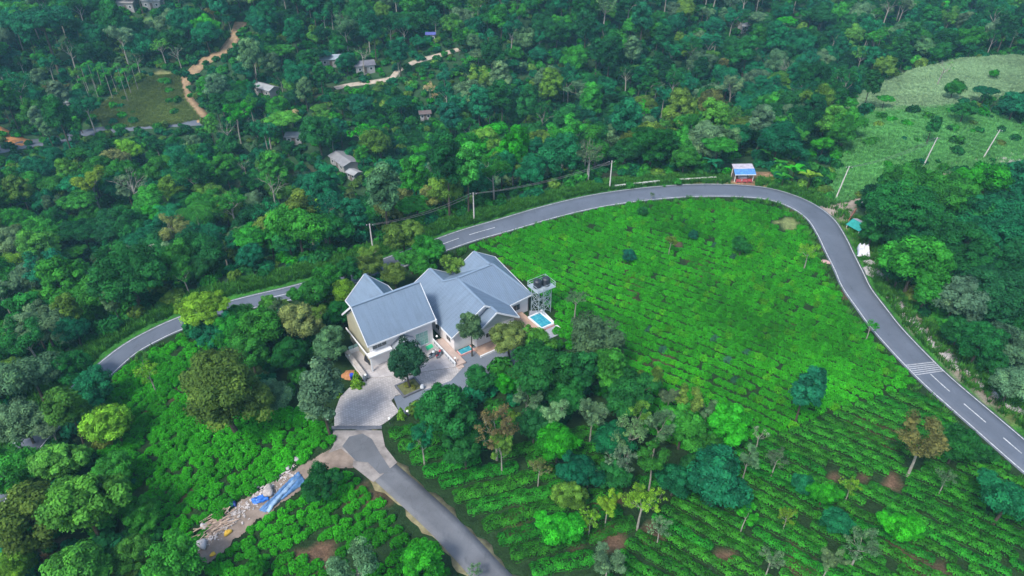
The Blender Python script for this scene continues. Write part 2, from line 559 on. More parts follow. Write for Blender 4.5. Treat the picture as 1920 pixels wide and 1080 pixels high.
for u0, v0, u1, v1 in ((1751, 707, 1779, 732), (1811, 759, 1841, 788), (1874, 818, 1911, 850), (877, 441, 926, 428), (812, 466, 860, 449)):
    dashes.append((road_s(u0, v0), road_s(u1, v1)))
s_end = road_s(1911, 850)
dashes += [(s_end + 4.5, s_end + 8), (s_end + 12, s_end + 15.5)]
s_l = road_s(520, 555)
dashes += [(s_l + k * 7.5, s_l + k * 7.5 + 3) for k in (0, 1, 2)]
for a, b_ in dashes:
    a, b_ = min(a, b_), max(a, b_)
    S = np.linspace(a, b_, 6)
    P = np.array([[*road_at(s)[0], 0.09] for s in S])
    V, F = ribbon(P, 0.106, None, None, False, 1)
    link('centre_dash', np_mesh('centre_dash', V, F, ROADPAINT), road)
s0 = road_s(1731, 689)
for k in range(6):                                   # rumble strips across the road
    p, t = road_at(s0 - 1.15 + k * 0.42)
    n_ = np.array([-t[1], t[0]])
    hw = 2.55
    q = np.array([p + n_ * a_ for a_ in np.linspace(-hw, hw, 7)])
    V, F = ribbon(np.column_stack([q, np.full(7, 0.10)]), 0.107, None, None, False, 1)
    link('rumble_strip', np_mesh('rumble_strip', V, F, WORNPAINT), road)
# stone-grey drain kerb along the outer shoulder is broken; the far valley road and tracks
FAR_ROAD_PX = [(-60, 292), (0, 281), (50, 271), (130, 258), (180, 248), (230, 241), (330, 231), (385, 227)]
DIRT_PX = [(452, 42), (440, 70), (418, 98), (385, 115), (360, 138), (344, 162), (350, 188), (368, 208), (384, 228)]
PATH_PX = [(628, 166), (660, 159), (700, 154), (735, 147), (745, 134), (775, 118), (820, 105), (860, 93)]
ORANGE_PX = [(-40, 232), (0, 248), (25, 262), (52, 270)]
def px_line(pts, hw):
    return spline([(*hit(u, v)[:2], hw) for u, v in pts], 2.0)
DIRT = mat('dirt_track', (0.24, 0.165, 0.095), 0.95, 0.3, 0.8, 0.1)
ORANGE = mat('orange_earth', (0.34, 0.16, 0.06), 0.95, 0.3, 0.8, 0.1)
PALE_DIRT = mat('pale_track', (0.33, 0.28, 0.22), 0.95, 0.3, 0.8, 0.1)
far_lines = {}
for nm, pts, hw, m_, lab_ in (('valley_road', FAR_ROAD_PX, 2.6, ASPHALT, 'grey road along the valley floor among trees'),
                              ('dirt_road', DIRT_PX, 2.3, DIRT, 'winding brown dirt road climbing from the valley road'),
                              ('path', PATH_PX, 1.1, PALE_DIRT, 'pale footpath across the far hillside'),
                              ('dirt_road', ORANGE_PX, 2.2, ORANGE, 'orange earth track joining the valley road')):
    P = px_line(pts, hw)
    far_lines[lab_] = P
    V, F = ribbon(P, 0.22, cuts=3, th=0.8)
    tag(link(nm, np_mesh(nm, V, F, m_)), lab_, 'road' if 'road' in nm else 'path', kind='structure')
# driveway up to the house
DRIVE_PX = [(670, 806), (682, 835), (705, 868), (735, 897), (770, 928), (822, 976), (870, 1025), (925, 1085), (1010, 1170)]
DRIVE = spline([(*at_dome(u, v)[:2], 1.8) for u, v in DRIVE_PX], 1.0)
SHO = DRIVE.copy()
SHO[:, 2] = 2.15 + 0.3 * np.sin(np.arange(len(SHO)) * 0.9) + 0.25 * np.sin(np.arange(len(SHO)) * 2.3)
V, F = ribbon(SHO, 0.045, cuts=4, th=0.1)
tag(link('verge', np_mesh('verge', V, F, mat('verge_soil', (0.15, 0.135, 0.075), 0.95, 0.5, 0.9, 0.1))), 'bare soil verge along the driveway', 'verge', kind='structure')
V, F = ribbon(DRIVE, 0.085, cuts=4, th=0.1)
tag(link('driveway', np_mesh('driveway', V, F, DRIVE_ASPHALT)), 'narrow worn asphalt driveway leading to the paved forecourt', 'driveway', kind='structure')
def sheet(name, px, z, th, m_, label=None, cat=None, parent=None, kind='structure'):
    pts = [at_dome(u, v) for u, v in px]
    mb = MB().slab([(p[0], p[1], float(zt(p[0], p[1])) + z) for p in pts], th)
    o = mb.build(name, m_, parent)
    if label:
        tag(o, label, cat, kind=kind)
    return o
CONC = mat('concrete', (0.36, 0.33, 0.30), 0.9, 0.28, 0.7, 0.2)
APRON = mat('worn_concrete', (0.21, 0.19, 0.175), 0.95, 0.45, 0.6, 0.15)
TRACK = mat('track_earth', (0.19, 0.15, 0.12), 0.95, 0.35, 0.7, 0.1)
def drape(name, px, z, step, m_, label, cat):
    W_ = np.array([at_dome(u, v)[:2] for u, v in px])
    a, b_ = W_.min(0), W_.max(0)
    X, Y = np.meshgrid(np.arange(a[0] - 1, b_[0] + 1, step), np.arange(a[1] - 1, b_[1] + 1, step))
    wx, wy = X + 0.25 * fbm(X, Y, 0.8, 41), Y + 0.25 * fbm(X, Y, 0.8, 42)
    ok = in_poly(wx, wy, [tuple(p) for p in W_])
    n = -np.ones(X.shape, int)
    q = ok[:-1, :-1] & ok[1:, :-1] & ok[:-1, 1:] & ok[1:, 1:]
    I = np.arange(X.size).reshape(X.shape)
    F = np.stack([I[:-1, :-1], I[:-1, 1:], I[1:, 1:], I[1:, :-1]], -1)[q]
    used, inv = np.unique(F, return_inverse=True)
    V = np.column_stack([X.ravel(), Y.ravel(), (zt(X, Y) + z + 0.03 * fbm(X, Y, 1.5, 43)).ravel()])[used]
    o = link(name, np_mesh(name, V, inv.reshape(F.shape), m_, smooth_=True))
    tag(o, label, cat, kind='structure')
drape('dirt_track', [(640, 848), (662, 866), (665, 880), (612, 880), (556, 928), (496, 970), (440, 1014), (400, 1055), (372, 1056), (370, 1028), (408, 982), (462, 932), (520, 898), (575, 866), (622, 842)],
      0.10, 0.16, TRACK, 'short dirt track beside the driveway, strewn with rubbish', 'track')
sheet('apron', [(624, 808), (716, 808), (722, 838), (745, 868), (700, 905), (668, 880), (640, 862), (612, 856), (626, 835)], 0.115, 0.1, APRON, 'worn concrete apron in front of the gateway', 'apron')
sheet('gravel_patch', [(612, 852), (640, 842), (664, 862), (655, 876), (622, 874)], 0.125, 0.1, TRACK, 'earth patch where the dirt track meets the drive', 'ground')
sheet('driveway_patch', [(642, 838), (655, 820), (680, 814), (697, 824), (712, 850), (735, 885), (712, 890), (690, 868), (668, 866)], 0.14, 0.1, DRIVE_ASPHALT, 'dark asphalt turning patch on the concrete apron', 'driveway')

# ------------------------------------------------------------------ foliage generators
def unit(n, r):
    d = r.normal(size=(n, 3))
    return d / (np.linalg.norm(d, axis=1)[:, None] + 1e-9)
def leaf_quads(P, Nrm, size, r, aspect=1.7):
    """One diamond-shaped leaf spray per point."""
    n = len(P)
    t = np.cross(Nrm, unit(n, r))
    t /= np.linalg.norm(t, axis=1)[:, None] + 1e-9
    s = np.cross(Nrm, t)
    a = (size * aspect * 0.5)[:, None] * t
    b = (size * 0.5)[:, None] * s
    sag = Nrm * (size * 0.12)[:, None]
    V = np.stack([P - a - sag, P + b, P + a - sag, P - b], 1).reshape(-1, 3)
    return V, np.arange(4 * n).reshape(n, 4)
def clumps(C, rc, nl, size, r, up=0.35, spread=0.34, flat=1.0):
    """Leaves on the outer skin of clumps at C (n,3) with radii rc (n,)."""
    n = len(C)
    k = np.repeat(np.arange(n), nl)
    d = unit(len(k), r)
    d[:, 2] = np.where((d[:, 2] < -0.25) & (r.random(len(k)) < 0.7), -d[:, 2], d[:, 2])
    rad = rc[k] * r.uniform(0.55, 1.08, len(k))
    P = C[k] + d * rad[:, None] * np.array([1, 1, flat])
    Nn = d + np.array([0, 0, up]) + r.normal(size=(len(k), 3)) * spread
    Nn /= np.linalg.norm(Nn, axis=1)[:, None]
    sz = size * r.uniform(0.7, 1.35, len(k))
    V, F = leaf_quads(P, Nn, sz, r)
    cv = r.uniform(0.0, 1.0, n)
    val = np.clip(0.66 * cv[k] + 0.34 * r.random(len(k)), 0, 1)
    return V, F, val
def branches(mb, base, tips, r0, r, trunk_top, bend=0.4):
    x, y = r.normal(0, bend * 0.35, 2)
    mid = base + (trunk_top - base) * 0.5 + np.array([x, y, 0])
    mb.tube([base - (0, 0, 0.5), base + (trunk_top - base) * 0.05, mid, trunk_top], [r0 * 1.45, r0 * 1.05, r0 * 0.8, r0 * 0.5], 7)
    for tp in tips:
        f = r.uniform(0.55, 1.0)
        st = mid + (trunk_top - mid) * f
        m = st + (tp - st) * 0.5 + np.array([*r.normal(0, 0.25, 2), 0.35])
        mb.tube([st, m, tp], [r0 * 0.42, r0 * 0.25, r0 * 0.07], 5)
SPEC = {}
def skeleton(mb, r, p, d, Ln, rad, depth, tips):
    """Forking limbs; the ends of the last twigs are collected in tips."""
    bend = r.normal(0, 0.16, 3)
    m = p + d * Ln * 0.5 + bend * Ln * 0.5
    e = p + d * Ln + bend * Ln * 0.3
    mb.tube([p, m, e], [rad, rad * 0.8, rad * 0.55], 5 if depth else 4, False)
    if depth == 0:
        tips.append(e)
        return
    for k in range(3):
        q = d * 0.9 + unit(1, r)[0] * 0.75 + np.array([0, 0, 0.22])
        q /= np.linalg.norm(q)
        skeleton(mb, r, e if k else m, q, Ln * r.uniform(0.55, 0.8), rad * 0.52, depth - 1, tips)
def make_tree(kind, seed):
    r = np.random.default_rng(seed)
    if kind in ('feathery', 'sparse', 'bare'):
        mb, tips = MB(), []
        hh = 6.2
        lean = r.normal(0, 0.35, 2)
        top = np.array([lean[0], lean[1], hh])
        mb.tube([(0, 0, -0.5), (lean[0] * 0.2, lean[1] * 0.3, hh * 0.5), top], [0.23, 0.17, 0.13], 7)
        for k in range(5):
            a = 2 * math.pi * k / 5 + r.uniform(-0.4, 0.4)
            q = np.array([math.cos(a) * 0.75, math.sin(a) * 0.75, 0.85])
            skeleton(mb, r, top * r.uniform(0.75, 1.0), q / np.linalg.norm(q), 2.1, 0.075, 2, tips)
        T = np.array(tips)
        T = np.vstack([T, T * 0.82 + top * 0.18 + r.normal(0, 0.25, T.shape)])
        if kind == 'bare':
            V, F, val = clumps(T[r.permutation(len(T))[:14]], np.full(14, 0.4), 14, 0.17, r)
        else:
            k = len(T)
            V, F, val = clumps(T, r.uniform(0.4, 0.9, k) * (1.0 if kind == 'feathery' else 0.8), 90 if kind == 'feathery' else 30, 0.16, r, flat=0.75)
        return np_mesh('crown', V, F, LEAF, val), mb.mesh('trunk', PALE_BARK), 3.6, 8.8
    if kind == 'round':
        ell, zc, n, nl, rc, ls = (4.4, 4.4, 3.7), 6.3, 66, 270, 1.3, 0.25
    elif kind == 'lobed':
        ell, zc, n, nl, rc, ls = (4.6, 4.6, 3.6), 6.6, 74, 235, 1.2, 0.25
    elif kind == 'grand':
        ell, zc, n, nl, rc, ls = (6.8, 6.8, 5.0), 8.6, 160, 250, 1.35, 0.25
    elif kind == 'tall':
        ell, zc, n, nl, rc, ls = (2.6, 2.6, 4.6), 8.4, 58, 200, 0.95, 0.24
    elif kind == 'umbrella':
        ell, zc, n, nl, rc, ls = (5.4, 5.4, 1.7), 8.2, 72, 210, 1.2, 0.24
    ell = np.array(ell)
    d = unit(n * 4, r)
    lob = unit(7 if kind != 'grand' else 11, r)
    gain = 0.64 + 0.46 * np.clip((d @ lob.T).max(1), 0, 1) ** 3
    if kind in ('lobed', 'grand'):
        gain = 0.48 + 0.66 * np.clip((d @ lob.T).max(1), 0, 1) ** 4
    rad = r.uniform(0.25, 1.0, len(d)) ** 0.4 * gain
    C = d * rad[:, None] * ell
    C = C[d[:, 2] > (-0.55 if kind != 'umbrella' else -0.2)]
    sel = []
    for i in range(len(C)):
        if len(sel) >= n:
            break
        if all(np.linalg.norm(C[i] - C[j]) > rc * 0.55 for j in sel):
            sel.append(i)
    C = C[sel]
    C[:, 2] += zc
    V, F, val = clumps(C, rc * r.uniform(0.55, 1.25, len(C)), nl, ls, r, flat=0.8 if kind != 'umbrella' else 0.5)
    crown = np_mesh('crown', V, F, LEAF, val)
    mb = MB()
    tips = C[r.permutation(len(C))[:10]]
    branches(mb, np.zeros(3), tips, 0.19 if kind == 'tall' else 0.27 if kind != 'grand' else 0.42, r, np.array([*r.normal(0, 0.3, 2), zc - ell[2] * 0.15]))
    return crown, mb.mesh('trunk', BARK), float(ell[0]), zc
for kind, seeds in (('round', (1, 2, 3, 4)), ('lobed', (11, 12, 13, 14)), ('grand', (91, 92, 93)), ('tall', (21, 22, 23)), ('umbrella', (31, 32)), ('feathery', (41, 42, 43)), ('sparse', (51, 52)), ('bare', (61, 62))):
    SPEC[kind] = [make_tree(kind, s) for s in seeds]
def make_palm(seed, areca=False):
    r = np.random.default_rng(seed)
    h = 8.0
    lean = r.normal(0, 0.5, 2)
    top = np.array([lean[0], lean[1], h])
    mb = MB()
    mb.tube([(0, 0, -0.5), (lean[0] * 0.2, lean[1] * 0.2, h * 0.35), (lean[0] * 0.6, lean[1] * 0.6, h * 0.7), top], [0.24, 0.17, 0.14, 0.12] if not areca else [0.12, 0.09, 0.08, 0.07], 8)
    V, F, val = [], [], []
    nf = 16 if not areca else 9
    Ln = 3.6 if not areca else 1.9
    for k in range(nf):
        a = 2 * math.pi * k / nf + r.uniform(-0.15, 0.15)
        el = r.uniform(-0.1, 1.0)
        pts = []
        p = top.copy()
        seg = 9
        for i in range(seg + 1):
            pts.append(p.copy())
            e = el - 1.7 * (i / seg) ** 1.3
            p = p + np.array([math.cos(a) * math.cos(e), math.sin(a) * math.cos(e), math.sin(e)]) * Ln / seg
        side = np.array([-math.sin(a), math.cos(a), 0])
        for i in range(seg):
            wl = Ln * 0.26 * math.sin(math.pi * (0.12 + 0.83 * i / seg)) ** 0.7
            for s in (-1, 1):
                for j in (0, 0.5):
                    q0 = pts[i] + (pts[i + 1] - pts[i]) * j
                    q1 = pts[i] + (pts[i + 1] - pts[i]) * (j + 0.34)
                    tip = q1 + (pts[i + 1] - pts[i]) * 0.7 + side * s * wl - np.array([0, 0, wl * 0.45])
                    o = len(V)
                    V += [q0, q1, tip + (q1 - q0) * 0.3, tip]
                    F.append((o, o + 1, o + 2, o + 3))
                    val.append(r.uniform(0.2, 0.9))
    return np_mesh('crown', np.array(V), np.array(F), LEAF, val), mb.mesh('trunk', PALE_BARK), Ln * 0.8, h
SPEC['palm'] = [make_palm(71), make_palm(72)]
SPEC['areca'] = [make_palm(73, True), make_palm(74, True)]
def make_banana(seed):
    r = np.random.default_rng(seed)
    mb = MB()
    mb.tube([(0, 0, -0.3), (0.03, 0, 1.2), (0, 0.03, 2.2)], [0.16, 0.13, 0.09], 8)
    V, F, val = [], [], []
    for k in range(8):
        a = 2 * math.pi * k / 8 + r.uniform(-0.3, 0.3)
        el = r.uniform(0.6, 1.3)
        p = np.array([0, 0, 2.1])
        side = np.array([-math.sin(a), math.cos(a), 0])
        seg = 7
        prev = None
        for i in range(seg + 1):
            e = el - 1.9 * (i / seg) ** 1.5
            wd = 0.36 * math.sin(math.pi * min(1, 0.08 + 0.92 * i / seg)) ** 0.5
            cur = (p - side * wd - np.array([0, 0, wd * 0.25]), p.copy(), p + side * wd - np.array([0, 0, wd * 0.25]))
            if prev:
                for m_ in (0, 1):
                    o = len(V)
                    V += [prev[m_], prev[m_ + 1], cur[m_ + 1], cur[m_]]
                    F.append((o, o + 1, o + 2, o + 3))
                    val.append(0.5 + 0.3 * m_)
            prev = cur
            p = p + np.array([math.cos(a) * math.cos(e), math.sin(a) * math.cos(e), math.sin(e)]) * 2.2 / seg
    return np_mesh('crown', np.array(V), np.array(F), LEAF, val), mb.mesh('stem', LEAF, ), 1.6, 2.4
SPEC['banana'] = [make_banana(81), make_banana(82)]
def make_bush(seed, rad=0.66, h=0.62, n=420, ls=0.125):
    """Plucked tea bush: a lumpy flat-topped dome of small leaves."""
    r = np.random.default_rng(seed)
    q = r.uniform(0, 6.28, 4)
    z = r.random(n) ** 0.8
    a = r.uniform(0, 6.28, n)
    lump = 1 + 0.13 * np.sin(3 * a + q[0]) + 0.10 * np.sin(5 * a + 4 * z + q[1]) + 0.07 * np.sin(9 * a + 7 * z + q[2])
    rr = rad * (1 - z ** 2.6) ** 0.5 * lump
    zz = h * z ** 0.8 * (1 + 0.07 * np.sin(4 * a + q[3]))
    P = np.stack([rr * np.cos(a), rr * np.sin(a), zz], 1) * r.uniform(0.9, 1.06, (n, 1))
    Nn = np.stack([np.cos(a) * (1 - z), np.sin(a) * (1 - z), 0.25 + z], 1) + r.normal(size=(n, 3)) * 0.28
    Nn /= np.linalg.norm(Nn, axis=1)[:, None]
    V, F = leaf_quads(P, Nn, ls * r.uniform(0.7, 1.3, n), r, 1.4)
    val = np.clip(0.45 + 0.12 * np.sin(3 * a + q[0]) + r.normal(0, 0.16, n), 0, 1)
    return np_mesh('tea_bush', V, F, TEA, val)
BUSH = [make_bush(100 + i) for i in range(6)]
SHRUB = []
for i in range(4):
    r = np.random.default_rng(130 + i)
    C = unit(16, r) * r.uniform(0.3, 1.0, 16)[:, None] * np.array([1.1, 1.1, 0.8])
    C[:, 2] = np.abs(C[:, 2]) + 0.35
    V, F, val = clumps(C, r.uniform(0.35, 0.7, 16), 40, 0.3, r, flat=0.85)
    SHRUB.append(np_mesh('shrub', V, F, LEAF, val))
TUFT = []
for i in range(3):
    r = np.random.default_rng(150 + i)
    n = 34
    a = r.uniform(0, 6.28, n)
    q = r.uniform(0, 0.55, n)
    ln = r.uniform(0.25, 0.6, n)
    b0 = np.stack([q * np.cos(a), q * np.sin(a), np.zeros(n)], 1)
    out = np.stack([np.cos(a) * 0.35, np.sin(a) * 0.35, np.ones(n)], 1)
    tip = b0 + out * ln[:, None]
    sd = np.stack([-np.sin(a), np.cos(a), np.zeros(n)], 1) * 0.06
    V = np.stack([b0 - sd, b0 + sd, tip + sd * 0.3, tip - sd * 0.3], 1).reshape(-1, 3)
    TUFT.append(np_mesh('tuft', V, np.arange(4 * n).reshape(n, 4), GRASS, r.random(n)))

# colours of whole plants (linear reflectance)
TINT = dict(dark=(0.013, 0.105, 0.021), teal=(0.009, 0.120, 0.046), deep=(0.008, 0.072, 0.020), mid=(0.028, 0.175, 0.019), olive=(0.082, 0.175, 0.024),
            bright=(0.022, 0.23, 0.010), lime=(0.11, 0.255, 0.018), grey=(0.075, 0.155, 0.070), brown=(0.105, 0.112, 0.035), rust=(0.15, 0.095, 0.04),
            straw=(0.3, 0.26, 0.12), blue=(0.009, 0.105, 0.052), tea=(0.028, 0.265, 0.007), tea_dark=(0.016, 0.160, 0.010), fresh=(0.060, 0.205, 0.026), khaki=(0.115, 0.165, 0.045), white=(0.22, 0.26, 0.20))
WORD = dict(fresh='fresh green', khaki='khaki green', dark='dark green', teal='teal green', deep='deep green', mid='mid green', olive='olive green', bright='bright green', lime='lime green', grey='grey-green',
            brown='brownish', rust='rust-brown', straw='straw-coloured', blue='blue-green', white='pale silvery')
SHAPE = dict(grand='great spreading tree', round='round-crowned tree', lobed='lumpy-crowned tree', tall='tall narrow tree', umbrella='flat-topped umbrella tree', feathery='feathery tree with pale branches',
             sparse='thin-leaved tree with pale branches', bare='nearly leafless tree with pale branches', palm='coconut palm', areca='slender areca palm', banana='banana plant')
NAME = dict(grand='broadleaf_tree', round='broadleaf_tree', lobed='broadleaf_tree', tall='silver_oak_tree', umbrella='umbrella_tree', feathery='feathery_tree', sparse='sparse_tree', bare='bare_tree', palm='coconut_palm', areca='areca_palm', banana='banana_plant')
TREES = []            # (u, v, radius px) of everything planted, to keep the filler off
def jitter(t, amt=0.16):
    k = 1 + rng.normal(0, amt)
    return [max(0.004, c * max(0.5, k) * (1 + rng.normal(0, amt * 0.45))) for c in t]
def plant(x, y, s, kind, tint, label, group, rz=None, var=None, sz=None):
    i = int(rng.integers(len(SPEC[kind]))) if var is None else var
    crown, trunk, rr, zc = SPEC[kind][i]
    z = float(zt(x, y))
    e = empty(NAME[kind], (x, y, z), rng.uniform(0, 6.28) if rz is None else rz, label, 'palm' if kind in ('palm', 'areca') else 'plant' if kind == 'banana' else 'tree', group)
    e.scale = (s, s, s * (sz or rng.uniform(0.92, 1.1)))
    t = jitter(TINT[tint])
    c = link('crown', crown, e)
    c['tint'] = t
    k = link('stem' if kind == 'banana' else 'trunk', trunk, e)
    if kind == 'banana':
        k['tint'] = [0.1, 0.16, 0.05]
    return e
def solve(u, v, rp, kind, zr=1.0):
    """World place and scale for a tree whose crown centre is at pixel (u,v) with pixel radius rp."""
    crown, trunk, rr, zc = SPEC[kind][0]
    h = 6.0
    for _ in range(8):
        p = hit(u, v, h)
        dep = p[1] * CS - (p[2] - CAM_H) * SN
        s = rp * dep / FPX / rr
        h = s * zc * zr
    return p, s
def tree(u, v, rp, kind, tint, label, group=None, sz=1.0, var=None):
    p, s = solve(u, v, rp, kind, sz)
    if kind in ('round', 'lobed') and s > 1.2:          # big crowns keep leaf-sized leaves
        kind, var = 'grand', None
        p, s = solve(u, v, rp, kind, sz)
    TREES.append((u, v, rp, p[0], p[1]))
    return plant(p[0], p[1], s, kind, tint, label, group, sz=sz, var=var)

